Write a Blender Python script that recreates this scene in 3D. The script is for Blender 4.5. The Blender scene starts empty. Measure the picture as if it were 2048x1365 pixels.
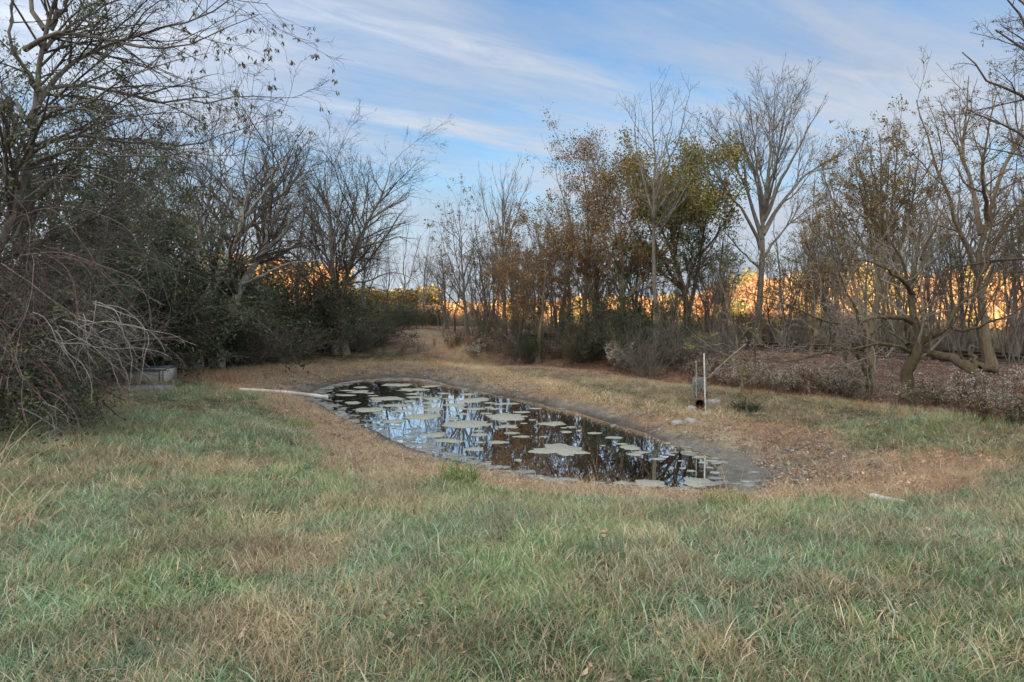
import bpy, math, random
import numpy as np
S = bpy.context.scene
C = S.collection
R = math.radians

# ------------------------------------------------------------------ camera, sky, sun, exposure
EYE = 1.6            # camera height above the near lawn
F = 1365.0           # focal length in photograph pixels (24 mm on 36 mm)
HOR = 610.0          # photograph row of the horizon
cam = bpy.data.cameras.new('camera'); cam.lens = 24; cam.sensor_width = 36
cam.shift_y = -(682.5 - HOR) / 2048.0
cam.clip_start = 0.05; cam.clip_end = 3000
co = bpy.data.objects.new('camera', cam); C.objects.link(co)
co.location = (0, 0, EYE); co.rotation_euler = (R(90), 0, 0)
S.camera = co
S.render.resolution_x = 1024; S.render.resolution_y = 682
S.view_settings.view_transform = 'Standard'; S.view_settings.look = 'None'
S.view_settings.gamma = 1; S.view_settings.use_curve_mapping = False
S.view_settings.exposure = 2.22

SUN_EL, SUN_AZ = R(7), R(205)     # azimuth clockwise from +Y: behind the camera, a little to the left
W = bpy.data.worlds.new('World'); S.world = W; W.use_nodes = True
nt = W.node_tree; nt.nodes.clear()
def N(nt, typ, **kw):
    n = nt.nodes.new(typ)
    for k, v in kw.items():
        if k.startswith('i_'):
            key = k[2:]
            key = int(key) if key.isdigit() else key.replace('_', ' ')
            n.inputs[key].default_value = v
        else: setattr(n, k, v)
    return n
def lk(nt, a, ao, b, bi): nt.links.new(a.outputs[ao], b.inputs[bi])
def mth(nt, op, a, b=None, clamp=False):
    n = nt.nodes.new('ShaderNodeMath'); n.operation = op; n.use_clamp = clamp
    for i, v in enumerate((a, b)):
        if v is None: continue
        if isinstance(v, (int, float)): n.inputs[i].default_value = v
        else: nt.links.new(v, n.inputs[i])
    return n.outputs[0]
def mixc(nt, fac, a, b, mode='MIX'):
    n = nt.nodes.new('ShaderNodeMix'); n.data_type = 'RGBA'; n.blend_type = mode
    if isinstance(fac, (int, float)): n.inputs[0].default_value = fac
    else: nt.links.new(fac, n.inputs[0])
    for i, v in ((6, a), (7, b)):
        if isinstance(v, tuple): n.inputs[i].default_value = v if len(v) == 4 else v + (1,)
        else: nt.links.new(v, n.inputs[i])
    return n.outputs[2]
def ramp(nt, fac, stops):
    n = nt.nodes.new('ShaderNodeValToRGB')
    e = n.color_ramp.elements
    while len(e) < len(stops): e.new(0.5)
    for k, (p, c) in enumerate(stops):
        e[k].position = p; e[k].color = c if len(c) == 4 else tuple(c) + (1,)
    if fac is not None: nt.links.new(fac, n.inputs[0])
    return n.outputs[0]

def build_world():
    out = N(nt, 'ShaderNodeOutputWorld'); bg = N(nt, 'ShaderNodeBackground'); bg.inputs[1].default_value = 0.15
    sky = N(nt, 'ShaderNodeTexSky', sky_type='NISHITA', sun_disc=False)
    sky.sun_elevation = SUN_EL; sky.sun_rotation = SUN_AZ; sky.air_density = 1.0; sky.dust_density = 0.5; sky.ozone_density = 1.2
    tc = N(nt, 'ShaderNodeTexCoord'); sep = N(nt, 'ShaderNodeSeparateXYZ'); lk(nt, tc, 'Generated', sep, 0)
    z = mth(nt, 'MAXIMUM', sep.outputs[2], 0.0)
    zz = mth(nt, 'ADD', z, 0.10)
    u = mth(nt, 'DIVIDE', sep.outputs[0], zz); v = mth(nt, 'DIVIDE', sep.outputs[1], zz)
    ca, sa = math.cos(R(30)), math.sin(R(30))
    U = mth(nt, 'ADD', mth(nt, 'MULTIPLY', u, ca), mth(nt, 'MULTIPLY', v, sa))       # along the cirrus streaks
    V = mth(nt, 'SUBTRACT', mth(nt, 'MULTIPLY', v, ca), mth(nt, 'MULTIPLY', u, sa))  # across them
    def vec(a, b):
        c = N(nt, 'ShaderNodeCombineXYZ')
        for i, q in enumerate((a, b)): nt.links.new(q, c.inputs[i])
        return c
    def noise(a, b, sc, det, rough=.6, dist=0.0):
        n = N(nt, 'ShaderNodeTexNoise', i_Scale=sc, i_Detail=det, i_Roughness=rough, i_Distortion=dist); lk(nt, vec(a, b), 0, n, 0); return n.outputs[0]
    streak = noise(mth(nt, 'MULTIPLY', U, .30), mth(nt, 'MULTIPLY', V, 1.5), 1.9, 9, .58, .4)
    fine = noise(mth(nt, 'MULTIPLY', U, .45), mth(nt, 'MULTIPLY', V, 1.7), 6.0, 8, .62, .8)
    broad = noise(U, V, .55, 5, .55, .3)
    warp = mth(nt, 'MULTIPLY', mth(nt, 'SUBTRACT', broad, .5), .5)
    def gauss(u0, su, v0, sv, amp, w=1.0):
        a = mth(nt, 'DIVIDE', mth(nt, 'SUBTRACT', U, u0), su); b = mth(nt, 'DIVIDE', mth(nt, 'SUBTRACT', mth(nt, 'ADD', V, mth(nt, 'MULTIPLY', warp, w)), v0), sv)
        e = mth(nt, 'POWER', 2.718, mth(nt, 'MULTIPLY', mth(nt, 'ADD', mth(nt, 'MULTIPLY', a, a), mth(nt, 'MULTIPLY', b, b)), -1.0))
        return mth(nt, 'MULTIPLY', e, amp)
    g = None
    for q in CIRRUS:
        e = gauss(*q); g = e if g is None else mth(nt, 'ADD', g, e)
    tex = mth(nt, 'ADD', mth(nt, 'MULTIPLY', streak, .6), mth(nt, 'MULTIPLY', fine, .6))       # about .6
    c = mth(nt, 'MULTIPLY', g, mth(nt, 'MULTIPLY', mth(nt, 'SUBTRACT', tex, .28), 2.6))
    c0 = ramp(nt, mth(nt, 'ADD', mth(nt, 'MULTIPLY', streak, .6), mth(nt, 'MULTIPLY', broad, .5)), [(0.43, (0, 0, 0)), (0.55, (.30, .30, .30)), (0.70, (.85, .85, .85))])
    c = mth(nt, 'MAXIMUM', c, c0)
    veil = ramp(nt, z, [(0.0, (.95, .95, .95)), (0.09, (.80, .80, .80)), (0.17, (.42, .42, .42)), (0.26, (.14, .14, .14)), (0.45, (.14, .14, .14)), (0.75, (.8, .8, .8))])  # overhead cloud cover, above the view, thickened to add light on the ground
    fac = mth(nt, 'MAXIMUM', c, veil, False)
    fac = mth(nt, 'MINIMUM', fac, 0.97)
    lil = ramp(nt, mth(nt, 'ADD', mth(nt, 'MULTIPLY', broad, .75), mth(nt, 'MULTIPLY', streak, .3)), [(0.44, (0, 0, 0)), (0.62, (.75, .75, .75))])
    base = mixc(nt, 1.0, sky.outputs[0], SKYGAIN, 'MULTIPLY')
    # cirrus brightens towards the sun; boosted out of view to lift the ground light
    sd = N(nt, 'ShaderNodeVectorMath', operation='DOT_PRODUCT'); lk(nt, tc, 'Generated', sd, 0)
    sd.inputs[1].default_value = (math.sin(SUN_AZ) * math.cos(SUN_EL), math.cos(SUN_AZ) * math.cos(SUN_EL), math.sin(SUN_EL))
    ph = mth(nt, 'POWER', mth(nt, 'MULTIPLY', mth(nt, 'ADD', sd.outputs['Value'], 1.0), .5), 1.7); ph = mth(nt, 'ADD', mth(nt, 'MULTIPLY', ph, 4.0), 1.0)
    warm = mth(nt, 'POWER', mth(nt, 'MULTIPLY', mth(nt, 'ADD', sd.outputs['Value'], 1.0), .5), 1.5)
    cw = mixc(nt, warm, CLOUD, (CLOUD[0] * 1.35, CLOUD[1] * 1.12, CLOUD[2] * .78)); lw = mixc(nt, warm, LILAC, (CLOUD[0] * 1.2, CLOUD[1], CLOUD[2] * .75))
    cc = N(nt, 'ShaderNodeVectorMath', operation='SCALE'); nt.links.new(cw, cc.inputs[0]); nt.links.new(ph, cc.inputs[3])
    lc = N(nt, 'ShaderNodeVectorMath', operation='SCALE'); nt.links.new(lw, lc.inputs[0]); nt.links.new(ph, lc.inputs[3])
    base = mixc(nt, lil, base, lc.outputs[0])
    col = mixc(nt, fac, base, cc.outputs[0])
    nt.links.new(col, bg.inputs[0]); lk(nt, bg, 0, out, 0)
SKYGAIN = (0.142, 0.254, 0.375)
CLOUD = (.84, .93, 1.08)
LILAC = (0.42, 0.53, 0.76)
# along, width, across, width, strength of the cirrus bands over the pond
CIRRUS = [(1.0, .75, 1.86, .11, .85, .35), (.5, .7, 2.12, .20, .35, .3), (1.1, .55, 2.50, .10, 1.0, .35), (1.0, .4, 3.08, .12, .6, .3), (-.1, .6, 2.2, .7, .8, .3), (2.5, .85, 1.5, .5, 1.0, .3), (1.9, .7, 2.2, .2, .45, .4), (1.2, .7, 3.8, .3, .5, .3), (4.2, 1.7, 2.7, 1.3, 1.3, .3), (3.3, .9, 3.7, .9, .8, .3), (2.15, .8, 2.85, .55, .8, .3), (1.3, .5, 4.3, .8, .5, .3)]
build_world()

sl = bpy.data.lights.new('sun', 'SUN'); sl.energy = 3.8; sl.angle = R(0.5); sl.color = (1.0, 0.80, 0.58)
so = bpy.data.objects.new('sun', sl); C.objects.link(so)
so.rotation_euler = (R(90) - SUN_EL, 0, math.pi - SUN_AZ)     # light travels away from the sun's azimuth
so.location = (-40, -80, 60)

# ------------------------------------------------------------------ helpers
def tag(o, label=None, cat=None, group=None, kind=None):
    if label: o['label'] = label
    if cat: o['category'] = cat
    if group: o['group'] = group
    if kind: o['kind'] = kind
    return o
def empty(name, loc, label, cat, group=None, rz=0.0):
    o = bpy.data.objects.new(name, None); C.objects.link(o); o.location = loc; o.rotation_euler = (0, 0, rz)
    o.empty_display_size = 0.2
    return tag(o, label, cat, group)
def mesh_np(name, verts, quads=None, tris=None, mat=None, cols=None, smooth=True):
    verts = np.asarray(verts, dtype=np.float32).reshape(-1, 3)
    me = bpy.data.meshes.new(name); me.vertices.add(len(verts)); me.vertices.foreach_set('co', verts.ravel())
    q = np.zeros((0, 4), np.int32) if quads is None else np.asarray(quads, np.int32).reshape(-1, 4)
    t = np.zeros((0, 3), np.int32) if tris is None else np.asarray(tris, np.int32).reshape(-1, 3)
    idx = np.concatenate([q.ravel(), t.ravel()]); nl = len(idx)
    me.loops.add(nl); me.loops.foreach_set('vertex_index', idx)
    npoly = len(q) + len(t); me.polygons.add(npoly)
    st = np.concatenate([np.arange(len(q)) * 4, len(q) * 4 + np.arange(len(t)) * 3]).astype(np.int32)
    me.polygons.foreach_set('loop_start', st)
    me.update(calc_edges=True)
    if smooth and npoly: me.polygons.foreach_set('use_smooth', np.ones(npoly, dtype=bool))
    if cols is not None:
        a = me.attributes.new('col', 'FLOAT_COLOR', 'POINT')
        cc = np.ones((len(verts), 4), np.float32); cc[:, :3] = cols; a.data.foreach_set('color', cc.ravel())
    if mat: me.materials.append(mat)
    return me
def obj(name, me, parent=None, loc=None):
    o = bpy.data.objects.new(name, me); C.objects.link(o)
    if parent: o.parent = parent
    if loc is not None: o.location = loc
    return o
class MB:
    """collects boxes and tubes into one mesh"""
    def __init__(s): s.v = []; s.q = []; s.t = []; s.n = 0
    def add(s, v, q=None, t=None):
        v = np.asarray(v, float).reshape(-1, 3); s.v.append(v)
        if q is not None and len(q): s.q.append(np.asarray(q).reshape(-1, 4) + s.n)
        if t is not None and len(t): s.t.append(np.asarray(t).reshape(-1, 3) + s.n)
        s.n += len(v)
    def box(s, x0, x1, y0, y1, z0, z1, b=0.0):
        # bevelled box: inset corners on top and bottom rings
        if b <= 0:
            v = [(x, y, z) for z in (z0, z1) for x, y in ((x0, y0), (x1, y0), (x1, y1), (x0, y1))]
            s.add(v, [(0, 3, 2, 1), (4, 5, 6, 7), (0, 1, 5, 4), (1, 2, 6, 5), (2, 3, 7, 6), (3, 0, 4, 7)]); return
        v = []
        for z, d in ((z0, b), (z0 + b, 0), (z1 - b, 0), (z1, b)):
            for x, y in ((x0 + d, y0 + d), (x1 - d, y0 + d), (x1 - d, y1 - d), (x0 + d, y1 - d)): v.append((x, y, z))
        q = [(0, 3, 2, 1), (12, 13, 14, 15)]
        for k in range(3):
            for i in range(4):
                j = (i + 1) % 4; q.append((k * 4 + i, k * 4 + j, k * 4 + 4 + j, k * 4 + 4 + i))
        s.add(v, q)
    def tube(s, pts, rad, k=8, caps=True):
        pts = np.asarray(pts, float); n = len(pts); rad = np.broadcast_to(np.asarray(rad, float), (n,))
        v, q = tubes(pts[None], rad[None], k); s.add(v, q)
        if caps:
            for e, c in ((0, pts[0]), (n - 1, pts[-1])):
                ring = v[e * k:(e + 1) * k]; vv = np.vstack([ring, c]); 
                s.add(vv, None, [((i + 1) % k, i, k) if e == 0 else (i, (i + 1) % k, k) for i in range(k)])
    def mesh(s, name, mat, smooth=True, cols=None):
        return mesh_np(name, np.vstack(s.v), np.vstack(s.q) if s.q else None, np.vstack(s.t) if s.t else None, mat, cols, smooth)
def nrm(a): return a / np.maximum(np.linalg.norm(a, axis=-1, keepdims=True), 1e-9)
def tubes(pts, rad, k):
    """pts (B,n,3) rad (B,n) -> verts, quads of k-sided tubes"""
    B, n, _ = pts.shape
    d = np.empty_like(pts); d[:, 1:-1] = pts[:, 2:] - pts[:, :-2]; d[:, 0] = pts[:, 1] - pts[:, 0]; d[:, -1] = pts[:, -1] - pts[:, -2]
    d = nrm(d); main = nrm(pts[:, -1] - pts[:, 0])
    ref = np.where(np.abs(main[:, 2:3]) > 0.8, np.array([[1.0, 0, 0]]), np.array([[0, 0, 1.0]]))[:, None, :]
    u = nrm(np.cross(d, np.broadcast_to(ref, d.shape))); v = np.cross(d, u)
    a = np.arange(k) / k * 2 * math.pi
    ring = u[:, :, None, :] * np.cos(a)[None, None, :, None] + v[:, :, None, :] * np.sin(a)[None, None, :, None]
    V = pts[:, :, None, :] + ring * rad[:, :, None, None]
    b = np.arange(B)[:, None, None] * n * k; i = np.arange(n - 1)[None, :, None] * k; j = np.arange(k)[None, None, :]; j2 = (j + 1) % k
    q = np.stack([b + i + j, b + i + k + j, b + i + k + j2, b + i + j2], -1)
    return V.reshape(-1, 3), q.reshape(-1, 4)

# value noise in numpy
_rs = np.random.RandomState(7); _tab = _rs.rand(256, 256)
def vnoise(x, y):
    x = np.asarray(x, float); y = np.asarray(y, float)
    xi = np.floor(x).astype(int); yi = np.floor(y).astype(int); fx = x - xi; fy = y - yi
    fx = fx * fx * (3 - 2 * fx); fy = fy * fy * (3 - 2 * fy)
    g = lambda a, b: _tab[a % 256, b % 256]
    return (g(xi, yi) * (1 - fx) + g(xi + 1, yi) * fx) * (1 - fy) + (g(xi, yi + 1) * (1 - fx) + g(xi + 1, yi + 1) * fx) * fy
def fbm(x, y, o=4, s=0):
    r = 0; a = 0.5; t = 0
    for k in range(o):
        r = r + a * vnoise(x * 2 ** k + 17.3 * k + s * 31.7, y * 2 ** k + 9.1 * k + s * 13.1); t += a; a *= .5
    return r / t
def sst(a, b, x):
    t = np.clip((np.asarray(x, float) - a) / (b - a), 0, 1); return t * t * (3 - 2 * t)

# ------------------------------------------------------------------ terrain
WZ = -0.65                                    # water level
def PZ(px, py, z):
    Y = (EYE - z) * F / (py - HOR); return np.array([(px - 1024) / F * Y, Y, z])
def PY(px, py, Y): return np.array([(px - 1024) / F * Y, Y, EYE - (py - HOR) / F * Y])
shore_px = [(613, 797), (622, 787), (650, 776), (691, 765), (740, 759), (791, 756), (830, 757), (859, 761), (945, 782), (1010, 794), (1081, 809), (1150, 825), (1200, 839),
            (1248, 857), (1345, 887), (1406, 906), (1450, 922), (1492, 940), (1507, 953), (1495, 968), (1467, 979), (1394, 988), (1296, 984), (1199, 978),
            (1130, 970), (1064, 957), (1000, 945), (945, 930), (876, 910), (808, 889), (739, 857), (671, 826), (637, 808)]
def smooth_loop(p, n=4):
    p = np.array(p, float); m = len(p); out = []
    for i in range(m):
        a, b, c, d = p[i - 1], p[i], p[(i + 1) % m], p[(i + 2) % m]
        for k in range(n):
            t = k / n; out.append(0.5 * ((2 * b) + (-a + c) * t + (2 * a - 5 * b + 4 * c - d) * t * t + (-a + 3 * b - 3 * c + d) * t ** 3))
    return np.array(out)
shore = smooth_loop([PZ(x, y, WZ)[:2] for x, y in shore_px], 4)
def sdist(poly, x, y):
    """signed distance (negative inside)"""
    x = np.asarray(x, float).ravel(); y = np.asarray(y, float).ravel()
    d = np.full(x.shape, 1e9); ins = np.zeros(x.shape, bool); m = len(poly)
    for i in range(m):
        ax, ay = poly[i]; bx, by = poly[(i + 1) % m]
        ex, ey = bx - ax, by - ay; L = ex * ex + ey * ey + 1e-12
        t = np.clip(((x - ax) * ex + (y - ay) * ey) / L, 0, 1)
        d = np.minimum(d, (x - ax - t * ex) ** 2 + (y - ay - t * ey) ** 2)
        c = (ay > y) != (by > y)
        xx = ex * (y - ay) / (ey if ey != 0 else 1e-12) + ax
        ins ^= c & (x < xx)
    d = np.sqrt(d); return np.where(ins, -d, d)
RA = np.array([12.3, 17.2]); RB = np.array([-1.07, 31.7]); RD = (RB - RA) / np.linalg.norm(RB - RA); RN = np.array([-RD[1], RD[0]])
if RN[1] < 0: RN = -RN
def rail_s(x, y): return (x - RA[0]) * RN[0] + (y - RA[1]) * RN[1]
ctl = []
for x in (-300, 200, 700, 1200, 1700, 2400): ctl.append(PZ(x, 1365, 0.0))
for x in (-300, 0, 500, 1024, 1500, 2048, 2400): ctl.append(PZ(x, 1150, -0.04))
ctl += [(-6, -2, 0), (0, -2, 0), (6, -2, 0), (-9, 2, .05), (9, 2, .1), (-16, 6, .1), (16, 6, .3), (-18, 14, 0), (-20, 24, 0), (-14, 34, .1), (-6, 38, .3)]
for p in [(1100, 1012, -.24), (1300, 1015, -.25), (1500, 1015, -.26), (1700, 1012, -.28), (1850, 1005, -.26), (2048, 985, -.15), (950, 990, -.24), (1600, 955, -.58), (1650, 930, -.56), (1750, 910, -.46),
          (1900, 880, -.24), (2048, 868, -.08), (1550, 832, -.36), (1400, 822, -.38), (1400, 788, -.24), (1700, 840, -.26), (937, 733, -.46), (1074, 763, -.46), (1193, 794, -.45), (1279, 811, -.43), (1347, 827, -.42),
          (1050, 735, -.38), (1142, 741, -.34), (1262, 762, -.32), (1399, 776, -.26), (1622, 799, -.25), (1758, 819, -.22), (1861, 833, -.18), (1998, 860, -.10), (2200, 880, 0),
          (841, 662, .5), (870, 675, .3), (900, 690, .12), (943, 705, -.1), (905, 715, -.25), (850, 725, -.38), (780, 722, -.38), (700, 724, -.38), (600, 728, -.35), (640, 740, -.46), (760, 740, -.5), (860, 741, -.5), (520, 740, -.3), (450, 737, -.25),
          (380, 750, -.22), (300, 766, -.17), (200, 775, -.12), (420, 785, -.22), (500, 790, -.26), (560, 792, -.34), (580, 822, -.32), (603, 871, -.25), (650, 880, -.38), (671, 935, -.27), (739, 955, -.27), (876, 969, -.30),
          (760, 905, -.5), (0, 900, 0), (200, 850, -.05), (300, 830, -.08), (450, 850, -.14), (0, 830, .02), (100, 780, 0), (400, 950, -.08)]:
    ctl.append(PZ(*p))
for i in range(0, len(shore), 5): ctl.append((shore[i][0], shore[i][1], WZ))
for x, y in [(700, 785), (800, 775), (800, 830), (900, 850), (950, 800), (1050, 870), (1150, 900), (1250, 930), (1350, 950), (1050, 830), (1200, 870), (1330, 910)]:
    p = PZ(x, y, WZ); ctl.append((p[0], p[1], WZ - .42))
for p in [(1400, 950, -.14), (1445, 958, .015), (1440, 935, .02), (1420, 975, .02), (1470, 950, .035), (1360, 935, -.2)]:
    q = PZ(p[0], p[1], WZ); ctl.append((q[0], q[1], WZ + p[2]))
for k in range(6):     # ditch at the foot of the railway bank
    q = RA + RD * (-8 + 4.5 * k) - RN * 5.2; ctl.append((q[0], q[1], -.62 if k < 4 else -.4))
ctl = np.array([tuple(c) for c in ctl], float)
def _tps_fit():
    P = ctl[:, :2]; n = len(P); r2 = ((P[:, None] - P[None]) ** 2).sum(-1)
    K = 0.5 * r2 * np.log(r2 + 1e-12) + np.eye(n) * 0.02
    A = np.zeros((n + 3, n + 3)); A[:n, :n] = K; A[:n, n] = 1; A[:n, n + 1:] = P; A[n, :n] = 1; A[n + 1:, :n] = P.T
    return np.linalg.solve(A, np.concatenate([ctl[:, 2], np.zeros(3)]))
_w = _tps_fit()
def tps(x, y):
    out = np.zeros(len(x)); P = ctl[:, :2]; n = len(P)
    for i in range(0, len(x), 20000):
        a = x[i:i + 20000]; b = y[i:i + 20000]; r2 = (a[:, None] - P[None, :, 0]) ** 2 + (b[:, None] - P[None, :, 1]) ** 2
        out[i:i + 20000] = (0.5 * r2 * np.log(r2 + 1e-12)) @ _w[:n] + _w[n] + _w[n + 1] * a + _w[n + 2] * b
    return out
def gz(x, y, fine=True):
    shp = np.shape(x); x = np.asarray(x, float).ravel(); y = np.asarray(y, float).ravel()
    cx = np.clip(x, -20, 18); cy = np.clip(y, -2, 38)
    t = np.clip(tps(cx, cy), -1.2, 1.0)
    out = np.hypot(x - cx, y - cy); w = 1 - sst(0, 10, out)
    s = rail_s(x, y)
    base = -0.1 - 2.9 * sst(4, 60, s)
    z = t * w + base * (1 - w)
    emb = np.interp(s, [-5.6, -3.6, -1.4, -0.9, 2.6, 3.2, 7, 40], [-.9, -.42, .08, .12, .12, .05, -1.2, -3.2])
    z = np.where(s < 2.6, np.maximum(z, emb), emb + (np.minimum(z, -0.5) * 0))
    z = np.where(s > 40, -3.2, z)
    # distant rise beyond the fields, and an unseen ridge added behind the camera to keep the pond in shade
    z = z + (4.5 + 2.5 * vnoise(x / 45, y / 90)) * sst(150, 420, y) + 4 * sst(60, 200, -x - 10) * sst(40, 120, y)
    z = z + (26 + 4 * vnoise(x / 40, y / 40)) * sst(-24, -88, y)
    if fine:
        d = sst(-.2, .8, np.hypot(x, y) * 0 + 1)
        z = z + 0.05 * (fbm(x * 1.1, y * 1.1, 4) - .5) * np.where(z > WZ + .02, 1, .3) + .02 * (vnoise(x * 5, y * 5) - .5)
    return z.reshape(shp)
def hit(px, py):
    """first point of the ground seen in photograph pixel (px,py)"""
    Y = np.concatenate([np.arange(2.0, 40, .04), np.arange(40, 300, 1)])
    X = (px - 1024) / F * Y; Z = EYE - (py - HOR) / F * Y
    g = gz(X, Y); k = np.argmax(g >= Z)
    if g[k] < Z[k]: k = len(Y) - 1
    return np.array([X[k], Y[k], g[k]])
def on(x, y): return float(gz(np.array([x]), np.array([y]))[0])

bare = smooth_loop([hit(*p)[:2] for p in [(380, 752), (450, 741), (520, 735), (600, 729), (700, 724), (780, 722), (850, 724), (900, 731), (945, 738), (1074, 766), (1193, 797), (1279, 815), (1347, 830), (1450, 838), (1600, 852), (1700, 880), (1850, 905),
               (1990, 925), (2000, 950), (1900, 978), (1750, 1000), (1600, 1006), (1500, 1008), (1300, 1006), (1150, 1000), (1000, 982), (876, 965), (739, 950), (671, 930), (620, 878), (575, 822), (545, 795), (440, 775)]], 3)
path_pts = np.array([hit(*p)[:2] for p in [(838, 663), (862, 673), (890, 688), (925, 702), (960, 716)]])
def pdist(poly, x, y):
    d = np.full(np.shape(x), 1e9)
    for i in range(len(poly) - 1):
        ax, ay = poly[i]; ex, ey = poly[i + 1] - poly[i]; L = ex * ex + ey * ey + 1e-9
        t = np.clip(((x - ax) * ex + (y - ay) * ey) / L, 0, 1); d = np.minimum(d, np.hypot(x - ax - t * ex, y - ay - t * ey))
    return d
# ridge of straw along the far bank
ridge = np.array([hit(*p)[:2] for p in [(880, 727), (937, 735), (1005, 749), (1074, 765), (1130, 780), (1193, 796), (1279, 813), (1347, 829), (1450, 838)]])
weedline = np.array([hit(*p)[:2] for p in [(900, 712), (960, 712), (1040, 716), (1120, 722), (1200, 735), (1290, 745), (1400, 762), (1500, 785), (1622, 796), (1758, 814), (1861, 828), (1998, 856), (2150, 885)]])
def zones(x, y):
    """returns ground colour and mask dictionary"""
    n1 = fbm(x * .55, y * .55, 4, 1); n2 = fbm(x * 1.7, y * 1.7, 4, 2); n3 = vnoise(x * 9, y * 9)
    ds = sdist(shore, x, y); db = sdist(bare, x, y) + (n2 - .5) * .9
    s = rail_s(x, y)
    dr = pdist(ridge, x, y); dp = pdist(path_pts, x, y)
    m = dict(ds=ds, db=db, s=s, dr=dr, dp=dp, n1=n1, n2=n2, n3=n3)
    # dry share of the lawn
    left = sst(1.0, -5.0, x) * sst(9, 3, y)
    dry = np.clip(sst(.49, .60, .75 * n1 + .25 * .5 + .13 * left + .42 * (fbm(x * 1.9, y * 1.9, 4, 5) - .5) - .05 - .125 * sst(-2.4, .4, x) + .13 * sst(.7, .2, np.abs(y - 6.3 + .1 * x)) * (x > 1)), 0, 1)
    shelf = sst(2.6, 1.4, np.minimum(dr, 9)) * sst(.3, .8, m['db']) * sst(-2.5, 0, x) * sst(8.5, 10.5, y); m['shelf'] = shelf
    m['dry'] = np.maximum(dry, shelf * sst(.30, .50, fbm(x * 1.1, y * 1.1, 3, 21)) * .85)
    return m
def lerp(a, b, t): return a * (1 - t[:, None]) + np.array(b)[None] * t[:, None]
def ground_col(x, y):
    m = zones(x, y); n1, n2, n3 = m['n1'], m['n2'], m['n3']
    c = np.tile(np.array([[.075, .068, .038]]), (len(x), 1)); c = lerp(c, (.15, .12, .075), m['dry'])
    # bank: trampled straw and crumbled soil
    bank = sst(.1, -.3, m['db']); cb = lerp(np.tile([[.30, .24, .17]], (len(x), 1)), (.38, .31, .21), sst(.4, .65, n2)); cb = lerp(cb, (.30, .195, .135), sst(.45, .6, n1) * .7)
    c = c * (1 - bank[:, None]) + cb * bank[:, None]
    # mud near the water
    far = sst(2, -5, x) * sst(14, 20, y); wd = .42 + 1.3 * sst(3.0, 4.6, x) + 2.4 * far
    mud = sst(1, .35, (m['ds'] + .5 * (n2 - .5)) / wd) 
    cm = lerp(np.tile([[.20, .19, .175]], (len(x), 1)), (.13, .115, .10), sst(.35, .6, n1)); cm = lerp(cm, (.30, .29, .26), sst(.60, .72, n3 * .5 + n2 * .5) * sst(.1, .4, m['ds']))
    c = c * (1 - mud[:, None]) + cm * mud[:, None]
    wet = sst(.22, .03, m['ds']); c = lerp(c, (.075, .065, .06), wet * .8)
    deep = sst(0, -.8, m['ds']); c = lerp(c, (.045, .032, .017), deep)
    shallow = sst(.05, -.02, m['ds']) * (1 - deep); c = lerp(c, (.11, .07, .035), shallow * .8)
    c = lerp(c, (.19, .185, .165), sst(2.45, 2.75, x + .25 * (n2 - .5)) * sst(.5, .1, m['ds']) * sst(12, 11, y) * .9)
    # railway bank: leaf litter
    wl = sst(-7.5, -5.5, m['s'] + (n2 - .5) * 1.5) ; c = lerp(c, (.19, .135, .115), wl); 
    top = sst(-1.4, -.8, m['s']) * sst(3.4, 2.8, m['s']); c = lerp(c, (.16, .13, .115), top)
    # path
    c = lerp(c, (.33, .25, .16), sst(.9, .3, m['dp'] + (n2 - .5) * .8) * .9)
    # left wood floor
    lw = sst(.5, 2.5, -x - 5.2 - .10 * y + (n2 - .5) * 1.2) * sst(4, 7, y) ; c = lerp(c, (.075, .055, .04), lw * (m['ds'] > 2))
    # distance: fields, and wood brown on the added ridge behind
    c = lerp(c, (.14, .12, .06), sst(30, 60, m['s'] + 0 * y)); c = lerp(c, (.09, .07, .035), sst(-15, -40, y))
    return c * (.86 + .28 * n3[:, None])

def mat_new(name):
    m = bpy.data.materials.new(name); m.use_nodes = True; t = m.node_tree; t.nodes.clear()
    o = t.nodes.new('ShaderNodeOutputMaterial'); return m, t, o
def m_ground():
    m, t, o = mat_new('ground'); b = N(t, 'ShaderNodeBsdfPrincipled', i_Roughness=.9); b.inputs['Specular IOR Level'].default_value = .25
    a = N(t, 'ShaderNodeAttribute', attribute_name='col'); tc = N(t, 'ShaderNodeTexCoord')
    n = N(t, 'ShaderNodeTexNoise', i_Scale=34.0, i_Detail=6.0, i_Roughness=.7); lk(t, tc, 'Object', n, 0)
    n2 = N(t, 'ShaderNodeTexNoise', i_Scale=7.0, i_Detail=5.0); lk(t, tc, 'Object', n2, 0)
    v = N(t, 'ShaderNodeTexVoronoi', i_Scale=26.0); lk(t, tc, 'Object', v, 0)
    f = ramp(t, n.outputs[0], [(.3, (.45, .45, .45)), (.55, (1, 1, 1)), (.75, (1.7, 1.65, 1.55))])
    c = mixc(t, 1, a.outputs[0], f, 'MULTIPLY'); f2 = ramp(t, n2.outputs[0], [(.3, (.75, .72, .7)), (.7, (1.2, 1.2, 1.2))]); c = mixc(t, 1, c, f2, 'MULTIPLY')
    fl = ramp(t, v.outputs['Distance'], [(.08, (1, 1, 1)), (.16, (0, 0, 0))]); vr = ramp(t, v.outputs['Color'], [(.62, (0, 0, 0)), (.75, (.5, .5, .5))])
    c = mixc(t, mth(t, 'MULTIPLY', fl, vr), c, mixc(t, 1.0, c, (2.2, 2.1, 1.9), 'MULTIPLY'))
    t.links.new(c, b.inputs['Base Color'])
    bp = N(t, 'ShaderNodeBump', i_Strength=.9, i_Distance=.02); t.links.new(n.outputs[0], bp.inputs['Height']); lk(t, bp, 0, b, 'Normal'); lk(t, b, 0, o, 0); return m
MAT_GROUND = m_ground()
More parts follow.
